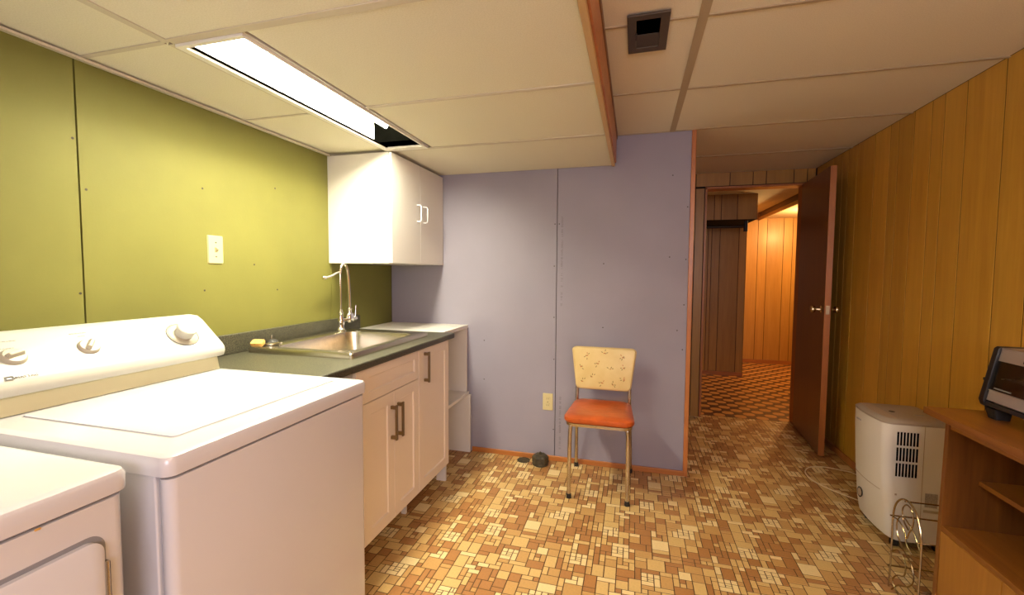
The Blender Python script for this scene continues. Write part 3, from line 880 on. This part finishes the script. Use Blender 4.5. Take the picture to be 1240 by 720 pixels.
# ---- open shelf unit by the lilac wall
su = thing('open_shelf_unit', 'white open shelf unit between the narrow cabinet and lilac wall', 'shelf')
obj('top_board', box(-1.728, -1.125, 2.486, YB - 0.002, 0.882, 0.904), M['melamine'], su, bevel=0.001)
obj('end_panel', box(-1.70, -1.126, YB - 0.034, YB - 0.016, 0.432, 0.8815), M['melamine'], su)
obj('middle_shelf', box(-1.70, -1.112, 2.44, YB - 0.016, 0.412, 0.4315), M['melamine'], su, bevel=0.001)
obj('lower_panel', box(-1.70, -1.098, YB - 0.034, YB - 0.016, 0.0, 0.4115), M['melamine'], su)

# ---- sink
sk = thing('kitchen_sink', 'stainless steel drop-in sink standing slightly proud of the dark counter', 'sink')
A = (-1.672, -1.130, 1.578, 2.285)
B = (-1.598, -1.180, 1.638, 2.222)
bm = loft([rr(*A, 0.012, 0.9055), rr(*A, 0.012, 0.926), rr(A[0] + .003, A[1] - .003, A[2] + .003, A[3] - .003, 0.012, 0.930),
           rr(B[0] - .012, B[1] + .012, B[2] - .012, B[3] + .012, 0.075, 0.930), rr(*B, 0.07, 0.924), rr(B[0] + .004, B[1] - .004, B[2] + .004, B[3] - .004, 0.07, 0.90),
           rr(B[0] + .018, B[1] - .018, B[2] + .018, B[3] - .018, 0.07, 0.775), rr(B[0] + .045, B[1] - .045, B[2] + .045, B[3] - .045, 0.06, 0.757),
           rr(-1.43, -1.35, 1.89, 1.97, 0.039, 0.752)], caps=(False, True))
obj('basin', bm, M['steel'], sk, smooth=True)
obj('drain', lathe([(0.038, 0.0), (0.040, 0.002), (0.030, 0.003), (0.0, 0.0015)], 24, center=(-1.39, 1.93, 0.7525)), M['chrome'], sk, smooth=True)

# ---- faucet
fc = thing('kitchen_faucet', 'tall chrome gooseneck faucet with swing spout and side lever behind the sink', 'faucet', (-1.634, 2.185, 0.9302))
obj('base', lathe([(0.030, 0), (0.030, 0.006), (0.022, 0.012), (0.017, 0.028), (0.020, 0.045), (0.018, 0.062), (0.011, 0.085), (0.013, 0.100), (0.016, 0.106), (0.012, 0.116), (0.009, 0.125), (0.0, 0.126)], 20), M['chrome'], fc, smooth=True)
obj('riser', cyl((0, 0, 0.12), (0, 0, 0.335), 0.0055, n=12), M['chrome'], fc, smooth=True)
arc = [(0, 0, 0.335), (0.001, 0.004, 0.362), (0.004, 0.016, 0.384), (0.008, 0.030, 0.386), (0.012, 0.042, 0.368), (0.015, 0.051, 0.325), (0.017, 0.055, 0.25), (0.018, 0.057, 0.18), (0.018, 0.057, 0.128)]
obj('gooseneck', tube(spline(arc, 5), 0.0085, 12), M['chrome'], fc, smooth=True)
obj('spring_collar', lathe([(0.012, 0), (0.014, 0.004), (0.012, 0.010), (0.013, 0.020), (0.016, 0.024), (0.016, 0.030), (0.0, 0.030)], 16, center=(0.018, 0.057, 0.098)), M['chrome'], fc, smooth=True)
vb = obj('valve_body', loft([rr(0.002, 0.034, 0.036, 0.080, 0.012, 0.045), rr(-0.001, 0.037, 0.033, 0.083, 0.014, 0.055), rr(-0.001, 0.037, 0.033, 0.083, 0.014, 0.090), rr(0.004, 0.032, 0.040, 0.076, 0.012, 0.100)]), M['chrome'], fc, smooth=True)
obj('connector', cyl((0.0, 0.008, 0.058), (0.014, 0.040, 0.062), 0.011, n=12), M['chrome'], fc, smooth=True)
obj('lever_hub', cyl((0.022, 0.080, 0.062), (0.026, 0.108, 0.062), 0.014, n=14), M['chrome'], fc, smooth=True)
obj('lever', tube([(0.026, 0.100, 0.070), (0.027, 0.102, 0.10), (0.028, 0.104, 0.142)], [0.006, 0.0045, 0.0035], 10), M['chrome'], fc, smooth=True)
obj('spout', tube(spline([(0, 0.004, 0.338), (0.000, -0.03, 0.334), (0.004, -0.08, 0.318), (0.006, -0.135, 0.308)], 5), 0.0065, 12), M['chrome'], fc, smooth=True)
obj('spray_head', lathe([(0.009, 0), (0.011, 0.006), (0.011, 0.022), (0.008, 0.026), (0.0, 0.026)], 14, center=(0.006, -0.130, 0.309), axis=(0.03, -1, -0.10)), M['chrome'], fc, smooth=True)

# ---- strainer and sponge on the sink corner
st = thing('sink_strainer', 'round steel sink strainer with black stopper on the left rear sink corner', 'strainer', (-1.628, 1.672, 0.9303))
obj('ring', lathe([(0.040, 0.0), (0.044, 0.003), (0.044, 0.010), (0.036, 0.012), (0.030, 0.006), (0.0, 0.005)], 24), M['steel'], st, smooth=True)
sp = obj('stopper', lathe([(0.026, 0.0075), (0.028, 0.012), (0.022, 0.020), (0.008, 0.026), (0.0, 0.027)], 20), M['foot'], st, smooth=True)
obj('post', cyl((0, 0, 0.026), (0, 0, 0.046), 0.003, n=10), M['chrome'], st, smooth=True)
bm = loft([rr(-0.026, 0.026, -0.016, 0.016, 0.006, -0.009), rr(-0.028, 0.028, -0.018, 0.018, 0.007, 0.0), rr(-0.026, 0.026, -0.016, 0.016, 0.006, 0.009)])
sg = obj('sponge', bm, M['sponge'], None, (-1.638, 1.602, 0.947), smooth=True); sg.rotation_euler = (math.radians(28), math.radians(0), math.radians(15))
tag(sg, 'small worn yellow sponge leaning beside the strainer on the sink rim', 'sponge')

# ---- wall cabinet
wc = thing('wall_cabinet', 'white two-door wall cabinet hung in the corner above the sink', 'cabinet')
WY0, WY1, WX = 2.212, 2.898, -1.332
bm = box(XL + 0.001, WX, WY0, WY0 + 0.016, 1.322, 1.9385); box(XL + 0.001, WX, WY1 - 0.016, WY1, 1.322, 1.9385, bm)
box(XL + 0.001, WX, WY0 + 0.016, WY1 - 0.016, 1.322, 1.338, bm); box(XL + 0.001, WX, WY0 + 0.016, WY1 - 0.016, 1.922, 1.9385, bm)
box(XL + 0.001, XL + 0.007, WY0 + 0.016, WY1 - 0.016, 1.338, 1.922, bm)
obj('body', bm, M['melamine'], wc)
for a, b, hy in ((WY0 + 0.001, 2.5545, 2.512), (2.5565, WY1 - 0.001, 2.598)):
    d = obj('door', box(WX + 0.002, WX + 0.020, a, b, 1.323, 1.937), M['melamine'], wc, bevel=0.0015)
    hx = WX + 0.0195
    pth = [(hx, hy, 1.688), (hx + 0.020, hy, 1.688), (hx + 0.029, hy, 1.679), (hx + 0.029, hy, 1.596), (hx + 0.020, hy, 1.587), (hx, hy, 1.587)]
    obj('handle', tube(pth, 0.0048, 10), M['white_enamel'], d, smooth=True)

# ================================================================== CHAIR
ch = thing('dinette_chair', 'chrome dinette chair with orange vinyl seat and floral cream backrest against the lilac wall', 'chair', (-0.173, 2.60, 0))
R_ = 0.0115
for s in (-1, 1):
    xf_ = 0.160 * s
    f = obj('leg', tube(spline([(xf_, -0.165, 0.022), (xf_, -0.163, 0.20), (xf_ * 0.985, -0.160, 0.385), (xf_ * 0.93, -0.150, 0.420), (xf_ * 0.85, -0.11, 0.430)], 6), R_, 14), M['chrome_worn'], ch, smooth=True)
    obj('foot_cap', cyl((xf_, -0.165, 0.0), (xf_, -0.165, 0.026), 0.0145, 0.0135, 14), M['foot'], f, smooth=True)
    rx = 0.172 * s
    b_ = obj('leg', tube(spline([(rx * 1.0, 0.262, 0.022), (rx * 0.985, 0.235, 0.20), (rx * 0.955, 0.190, 0.36), (rx * 0.955, 0.165, 0.430)], 6), R_, 14), M['chrome_worn'], ch, smooth=True)
    obj('foot_cap', cyl((rx, 0.2625, 0.0), (rx, 0.2618, 0.026), 0.0145, 0.0135, 14), M['foot'], b_, smooth=True)
    obj('back_post', tube(spline([(rx * 0.955, 0.163, 0.431), (rx * 0.93, 0.160, 0.50), (rx * 0.93, 0.172, 0.60), (rx * 0.93, 0.190, 0.75)], 5), R_ * 0.92, 14), M['chrome_worn'], ch, smooth=True)
# chrome band and seat
rim = lambda g, z: [(x * (1.0 - 0.13 * max(0, (y + 0.05)) / 0.22), y, zz) for x, y, zz in rr(-0.185 - g, 0.185 + g, -0.218 - g, 0.165 + g, 0.055, z, 8)]
obj('seat_frame', loft([rim(-0.016, 0.432), rim(-0.004, 0.430), rim(-0.002, 0.446), rim(-0.016, 0.446)]), M['chrome_worn'], ch, smooth=True)
se = [rim(-0.012, 0.4465), rim(0.001, 0.450), rim(0.006, 0.462), rim(0.004, 0.476), rim(-0.010, 0.486), rim(-0.045, 0.491), rim(-0.10, 0.494)]
seat = obj('seat', loft(se), M['orange'], ch, smooth=True)


def trap(g, y):
    """backrest outline (wide at the top, narrow at the bottom) in X-Z, offset by g"""
    pts = rr(-1, 1, -1, 1, 0.16, 0, 6)
    out = []
    for a, b, _ in pts:
        z = 0.680 + b * (0.127 + g)
        hw = 0.180 + 0.018 * b + g
        hw = (0.163 if b < 0 else 0.163) + (b + 1) / 2 * 0.033 + g
        yy = y + (z - 0.56) * 0.10
        out.append((a * hw, yy, z + (0.004 * (1 - a * a) * (1 if b > 0 else -0.5))))
    return out


bk = obj('backrest', loft([trap(-0.012, 0.140), trap(-0.003, 0.143), trap(0.0, 0.151), trap(0.0, 0.157), trap(-0.003, 0.165), trap(-0.012, 0.168)]), M['floral'], ch, smooth=True)
rs = random.Random(11)
M['sprig_b'] = plain('brown_sprig_print', (0.27, 0.17, 0.05), 0.5); M['sprig_r'] = plain('russet_sprig_print', (0.48, 0.17, 0.05), 0.5)
sprigs = []
for v_ in range(3):
    bm = bmesh.new()
    for q in range(8):
        if q < 6:
            a_ = 0.5 + q * PI / 3 + rs.uniform(-0.5, 0.5); d_ = rs.uniform(0.006, 0.017); rl, rw = rs.uniform(0.0035, 0.0055), 0.0020
        else:
            a_ = rs.uniform(0, 6.28); d_ = rs.uniform(0.001, 0.005); rl, rw = 0.0036, 0.0030
        cx, cz = math.cos(a_) * d_, math.sin(a_) * d_
        f_ = bm.faces.new([bm.verts.new((cx + math.cos(a_) * rl * math.cos(t) - math.sin(a_) * rw * math.sin(t), 0, cz + math.sin(a_) * rl * math.cos(t) + math.cos(a_) * rw * math.sin(t))) for t in [PI * 2 * k / 8 for k in range(8)]])
        f_.material_index = 1 if q >= 6 or q == 2 else 0
    me = bpy.data.meshes.new('printed_sprig'); bm.to_mesh(me); bm.free()
    me.materials.append(M['sprig_b']); me.materials.append(M['sprig_r']); sprigs.append(me)
for i, (u_, v_) in enumerate(((-.56, .70), (.65, .66), (-.82, .05), (-.19, .28), (.26, .02), (-.42, -.45), (-.02, -.76), (.40, -.82), (.78, -.5), (.02, .86), (.72, .10), (-.80, -.72))):
    z_ = 0.680 + v_ * 0.113
    hw = 0.150 + (v_ + 1) / 2 * 0.033
    o = bpy.data.objects.new('printed_sprig', sprigs[i % 3]); COL.objects.link(o); o.parent = bk
    o.location = (u_ * hw, 0.1394 + (z_ - 0.56) * 0.10, z_); o.rotation_euler = (-0.0997, rs.uniform(0, 6.28), 0); o.scale = (1.25, 1, 1.25)
pp = trap(0.0005, 0.1545)
obj('piping', tube(pp, 0.0032, 8, closed=True), M['piping'], bk, smooth=True)

# ================================================================== FLOOR BITS
fd = thing('floor_drain', 'flat round black iron floor drain cover by the lilac wall baseboard', 'drain', (-0.700, 2.846, 0.0))
obj('rim_ring', lathe([(0.043, 0.0002), (0.044, 0.003), (0.038, 0.004), (0.036, 0.0002)], 28), M['iron'], fd, smooth=True)
obj('cover', lathe([(0.036, 0.0002), (0.036, 0.0025), (0.010, 0.0035), (0.0, 0.0035)], 28), M['iron'], fd, smooth=True)
cp = thing('iron_cap', 'squat rusty cast-iron pipe cap with hexagonal body standing on the floor', 'pipe cap', (-0.577, 2.812, 0.0))
hexp = lambda r, z, a0=0.2: [(r * math.cos(a0 + PI / 3 * k), r * math.sin(a0 + PI / 3 * k), z) for k in range(6)]
obj('flange', lathe([(0.047, 0.0), (0.052, 0.004), (0.052, 0.014), (0.049, 0.018), (0.0, 0.018)], 28), M['iron'], cp, smooth=True)
obj('body', loft([hexp(0.055, 0.0182), hexp(0.056, 0.055), hexp(0.046, 0.066), hexp(0.02, 0.073)]), M['iron'], cp, bevel=0.003)
obj('finial', lathe([(0.008, 0.0735), (0.009, 0.080), (0.006, 0.086), (0.0, 0.088)], 12), M['iron'], cp, smooth=True)

# ================================================================== DEHUMIDIFIER
dh = thing('dehumidifier', 'cream white portable dehumidifier with side grille standing by the wood panelling', 'dehumidifier')


def dloop(x0, x1, y0, y1, z, bulge, r=0.030):
    """footprint with a softly bowed front towards -X"""
    pts = rr(x0, x1, y0, y1, r, z, 6)
    ym = (y0 + y1) / 2; hh = (y1 - y0) / 2
    out = []
    n = len(pts)
    res = []
    for i in range(n):
        res.append(pts[i])
        a = pts[i]; b = pts[(i + 1) % n]
        if math.dist(a, b) > 0.1:
            for k in range(1, 8):
                t = k / 8; res.append(tuple(a[q] + (b[q] - a[q]) * t for q in range(3)))
    for x, y, zz in res:
        w_ = max(0, 1 - (x - x0) / (x1 - x0) * 2.2)
        out.append((x - bulge * w_ * (1 - ((y - ym) / hh) ** 2), y, zz))
    return out


lp = []
for z, x0_, bl_ in ((0.040, 1.185, 0.012), (0.048, 1.172, 0.014), (0.12, 1.160, 0.017), (0.30, 1.146, 0.019), (0.50, 1.136, 0.019), (0.585, 1.134, 0.017)):
    lp.append(dloop(x0_, 1.400, 2.388, 2.692, z, bl_))
obj('body', loft(lp), M['dehum'], dh, smooth=True)
tp = [dloop(1.134, 1.400, 2.388, 2.692, 0.5855, 0.017), dloop(1.132, 1.401, 2.387, 2.693, 0.594, 0.017), dloop(1.140, 1.396, 2.394, 2.686, 0.602, 0.016), dloop(1.156, 1.386, 2.406, 2.674, 0.6065, 0.014)]
obj('top_cover', loft(tp), M['dehum_top'], dh, smooth=True)
obj('control_strip', loft([dloop(1.150, 1.192, 2.42, 2.66, 0.6066, 0.012, 0.006), dloop(1.150, 1.192, 2.42, 2.66, 0.6082, 0.012, 0.006)]), M['dehum_strip'], dh)
obj('power_button', lathe([(0.012, 0), (0.012, 0.0015), (0, 0.0015)], 16, center=(1.225, 2.535, 0.6066)), M['black'], dh)
obj('float_window', box(1.30, 1.335, 2.49, 2.505, 0.6064, 0.6080), M['white_enamel'], dh)
obj('brand_mark', box(1.1165, 1.1195, 2.575, 2.620, 0.537, 0.543), M['white_enamel'], dh)
bm = bmesh.new()
for row in range(3):
    z0 = 0.345 + row * 0.073
    for c in range(7):
        xx = 1.180 + c * 0.0125
        box(xx, xx + 0.0066, 2.3865, 2.3895, z0, z0 + 0.062, bm)
gr = obj('grille_slots', bm, M['voidm'], dh, kind='stuff')
obj('bucket_badge', lathe([(0.0, 0.0), (0.024, 0.0), (0.026, 0.003), (0.021, 0.004), (0.019, 0.001), (0.0, 0.001)], 28, center=(1.1365, 2.592, 0.165), axis=(-1, 0, 0.04)), M['black'], dh, smooth=True)
obj('badge_face', lathe([(0.019, 0.0), (0.019, 0.003), (0.0, 0.003)], 28, center=(1.1355, 2.592, 0.165), axis=(-1, 0, 0.04)), M['dehum_strip'], dh)
obj('bucket_seam', tube([(1.1460 - 0.019 * (1 - ((y - 2.54) / 0.152) ** 2) - 0.0003, y, 0.262) for y in [2.42 + 0.24 * k / 12 for k in range(13)]], 0.0012, 6), M['dehum_strip'], dh)
obj('side_seam', box(1.283, 1.285, 2.3870, 2.3885, 0.06, 0.585), M['dehum_strip'], dh)
obj('rating_label', box(1.298, 1.345, 2.3868, 2.3888, 0.215, 0.280), M['sticker'], dh)
obj('carry_recess', box(1.294, 1.385, 2.3868, 2.3888, 0.190, 0.202), M['dehum_strip'], dh)
obj('service_mark', box(1.182, 1.190, 2.3870, 2.3885, 0.255, 0.263), M['dehum_strip'], dh)
for (x, y) in ((1.205, 2.42), (1.205, 2.66), (1.37, 2.42), (1.37, 2.66)):
    cs = obj('caster', cyl((x - 0.011, y, 0.018), (x + 0.011, y, 0.018), 0.018, n=16), M['foot'], dh, smooth=True)
    obj('caster_fork', box(x - 0.013, x + 0.013, y - 0.014, y + 0.014, 0.030, 0.0405), M['foot'], cs)
cord = [(1.385, 2.694, 0.10), (1.37, 2.74, 0.03), (1.30, 2.80, 0.006), (1.205, 2.885, 0.005), (1.13, 2.97, 0.005), (1.085, 3.06, 0.005), (1.085, 3.17, 0.005), (1.135, 3.255, 0.005), (1.22, 3.29, 0.005), (1.31, 3.27, 0.005), (1.385, 3.22, 0.005), (1.395, 3.00, 0.005)]
obj('power_cord', tube(spline(cord, 8), 0.0036, 8), M['cord'], dh, smooth=True)

# ================================================================== WIRE RACK
wrk = thing('wire_rack', 'small brass-coloured arched wire bottle rack on the floor between dehumidifier and wooden cabinet', 'rack', (1.03, 1.992, 0))
WR = 0.0030


def arch(x):
    outer = [(x, 0.095, 0.0), (x, 0.092, 0.09), (x, 0.090, 0.20), (x, 0.090, 0.30), (x, 0.074, 0.358), (x, 0.035, 0.396), (x, -0.012, 0.404), (x, -0.055, 0.382), (x, -0.084, 0.33), (x, -0.093, 0.28), (x, -0.093, 0.20), (x, -0.090, 0.10), (x, -0.088, 0.0)]
    a = obj('arch_frame', tube(spline(outer, 6), WR * 1.2, 8), M['wire'], wrk, smooth=True)
    c1 = [(x, 0.075, 0.0), (x, 0.030, 0.05), (x, -0.030, 0.085), (x, -0.060, 0.130), (x, -0.040, 0.18), (x, 0.010, 0.205), (x, 0.055, 0.245), (x, 0.060, 0.295), (x, 0.030, 0.330), (x, -0.012, 0.322), (x, -0.052, 0.300), (x, -0.085, 0.262)]
    c2 = [(x, 0.088, 0.296), (x, 0.050, 0.300), (x, 0.015, 0.282), (x, -0.004, 0.26), (x, -0.018, 0.29), (x, -0.040, 0.335), (x, -0.030, 0.380), (x, 0.005, 0.388), (x, 0.030, 0.360), (x, 0.022, 0.320), (x, -0.012, 0.298)]
    c3 = [(x, 0.088, 0.15), (x, 0.040, 0.185), (x, -0.005, 0.160), (x, -0.002, 0.11), (x, 0.045, 0.08), (x, 0.070, 0.04), (x, 0.030, 0.012), (x, -0.040, 0.02), (x, -0.086, 0.06)]
    c4 = [(x, -0.090, 0.235), (x, -0.050, 0.22), (x, -0.012, 0.232), (x, 0.004, 0.262)]
    for c in (c1, c2, c3, c4):
        obj('scroll_wire', tube(spline(c, 5), WR * 0.85, 6), M['wire'], a, smooth=True)


arch(0.0); arch(0.16)
for (y, z) in ((0.0905, 0.300), (-0.087, 0.290), (0.092, 0.09), (-0.090, 0.11), (0.0, 0.403)):
    obj('cross_wire', cyl((-0.010, y, z), (0.170, y, z), WR, n=8), M['wire'], wrk, smooth=True)

# ================================================================== WOODEN CABINET
CX0, CX1, CY0, CY1, CZ = 1.046, 1.405, 1.030, 1.888, 0.790
kc = thing('wooden_cabinet', 'brown wooden media cabinet with open shelves along the panelled wall', 'cabinet')
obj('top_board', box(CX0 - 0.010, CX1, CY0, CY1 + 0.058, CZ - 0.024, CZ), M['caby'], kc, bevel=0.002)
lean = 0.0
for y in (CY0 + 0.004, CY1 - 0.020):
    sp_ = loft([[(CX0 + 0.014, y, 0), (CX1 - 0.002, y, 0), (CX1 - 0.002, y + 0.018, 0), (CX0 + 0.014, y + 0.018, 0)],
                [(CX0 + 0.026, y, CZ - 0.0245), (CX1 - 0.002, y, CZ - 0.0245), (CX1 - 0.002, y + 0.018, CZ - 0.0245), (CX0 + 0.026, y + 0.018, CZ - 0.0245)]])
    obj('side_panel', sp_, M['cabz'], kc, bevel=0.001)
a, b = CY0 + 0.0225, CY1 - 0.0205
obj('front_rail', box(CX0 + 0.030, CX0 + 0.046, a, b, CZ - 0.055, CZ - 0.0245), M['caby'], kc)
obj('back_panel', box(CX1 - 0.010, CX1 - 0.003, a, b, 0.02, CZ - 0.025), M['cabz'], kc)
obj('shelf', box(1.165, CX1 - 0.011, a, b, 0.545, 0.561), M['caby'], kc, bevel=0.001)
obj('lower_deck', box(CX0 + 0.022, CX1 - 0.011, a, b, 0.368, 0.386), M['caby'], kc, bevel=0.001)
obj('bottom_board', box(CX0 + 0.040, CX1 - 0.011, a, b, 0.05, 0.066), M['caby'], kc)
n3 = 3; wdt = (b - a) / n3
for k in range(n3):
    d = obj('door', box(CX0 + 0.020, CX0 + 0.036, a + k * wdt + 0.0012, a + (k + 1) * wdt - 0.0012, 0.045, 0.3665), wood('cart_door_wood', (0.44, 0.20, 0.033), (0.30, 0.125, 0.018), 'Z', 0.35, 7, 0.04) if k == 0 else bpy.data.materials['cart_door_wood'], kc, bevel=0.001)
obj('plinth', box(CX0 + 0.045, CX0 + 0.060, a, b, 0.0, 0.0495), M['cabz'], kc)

# ================================================================== TOASTER OVEN
to = thing('toaster_oven', 'black toaster oven with glass door and silver trim on the wooden cabinet', 'oven', (1.155, 1.47, CZ))
OY0, OY1 = -0.195, 0.400     # along Y, far end at +
fp = [(0.0, 0.042), (-0.006, 0.060), (0.028, 0.236), (0.036, 0.243), (0.225, 0.240), (0.235, 0.228), (0.235, 0.048), (0.225, 0.040), (0.01, 0.036)]
for y in (OY0, OY1 - 0.022):
    s_ = obj('side_panel', prism(fp, y, y + 0.022), M['ovenside'], to, bevel=0.002)
obj('top_shell', box(0.036, 0.232, OY0 + 0.022, OY1 - 0.022, 0.232, 0.240), M['ovenface'], to)
obj('back_shell', box(0.226, 0.232, OY0 + 0.022, OY1 - 0.022, 0.045, 0.231), M['ovenface'], to)
obj('floor_tray', box(0.012, 0.225, OY0 + 0.022, OY1 - 0.022, 0.045, 0.052), M['ovenface'], to)


def slab(name, z0, z1, mat, t=0.006, y0=OY0 + 0.0225, y1=OY1 - 0.0225, off=0.0, parent=None):
    fx = lambda z: 0.002 + (z - 0.060) * 0.034 / 0.176 + off
    return obj(name, prism([(fx(z0), z0), (fx(z1), z1), (fx(z1) + t, z1), (fx(z0) + t, z0)], y0, y1), mat, parent or to, bevel=0.001)


slab('upper_trim', 0.196, 0.240, M['ovenface'])
dg = slab('glass_door', 0.098, 0.195, M['glass'], 0.004)
slab('lower_trim', 0.062, 0.097, M['ovenface'])
slab('bottom_lip', 0.044, 0.058, M['ovenside'])
slab('door_edge', 0.0955, 0.0985, M['ovenface'], 0.008, off=-0.003)
slab('maker_lettering', 0.104, 0.109, M['print_pale'], 0.0006, y0=0.290, y1=0.360, off=-0.0012, parent=dg)
slab('door_handle', 0.206, 0.216, M['ovenside'], 0.012, y0=-0.1, y1=0.265, off=-0.013)
bm = bmesh.new()
for k in range(9):
    x = 0.045 + k * 0.020
    cyl((x, OY0 + 0.024, 0.135), (x, OY1 - 0.024, 0.135), 0.0016, n=6, bm=bm)
for y in (OY0 + 0.03, 0.1, OY1 - 0.03): cyl((0.035, y, 0.135), (0.215, y, 0.135), 0.002, n=6, bm=bm)
obj('wire_rack', bm, M['chrome'], to)
obj('baking_tray', loft([[(x, y, 0.139) for x, y, _ in rr(0.04, 0.20, 0.02, 0.33, 0.02, 0)], [(x, y, 0.150) for x, y, _ in rr(0.036, 0.204, 0.016, 0.334, 0.02, 0)], [(x, y, 0.150) for x, y, _ in rr(0.042, 0.198, 0.022, 0.328, 0.02, 0)], [(x, y, 0.142) for x, y, _ in rr(0.045, 0.195, 0.025, 0.325, 0.02, 0)]]), M['steel'], to, smooth=True)
for y in (OY0 + 0.03, OY1 - 0.028):
    for x in (0.030, 0.195):
        obj('foot', loft([rr(x - 0.014, x + 0.026, y - 0.022, y + 0.018, 0.006, 0.0), rr(x - 0.022, x + 0.030, y - 0.024, y + 0.024, 0.006, 0.0355)]), M['foot'], to, smooth=True)
obj('side_latch', box(0.012, 0.024, OY1, OY1 + 0.014, 0.122, 0.132), M['foot'], to, bevel=0.002)

# ---- every part whose place is given in world numbers hangs on an Empty at the thing's base
def rebase(t, loc):
    t.location = loc
    for c in t.children:
        c.location = Vector(c.location) - Vector(loc)


rebase(wm, (-1.23, 0.927, 0)); rebase(dr, (-1.25, 0.238, 0)); rebase(sc, (-1.39, 1.79, 0)); rebase(nc, (-1.39, 2.246, 0))
rebase(ct, (-1.39, 1.88, 0.873)); rebase(su, (-1.42, 2.70, 0)); rebase(sk, (-1.40, 1.93, 0.9055)); rebase(wc, (-1.53, 2.555, 1.322))
rebase(dh, (1.27, 2.54, 0)); rebase(kc, (1.22, 1.47, 0))
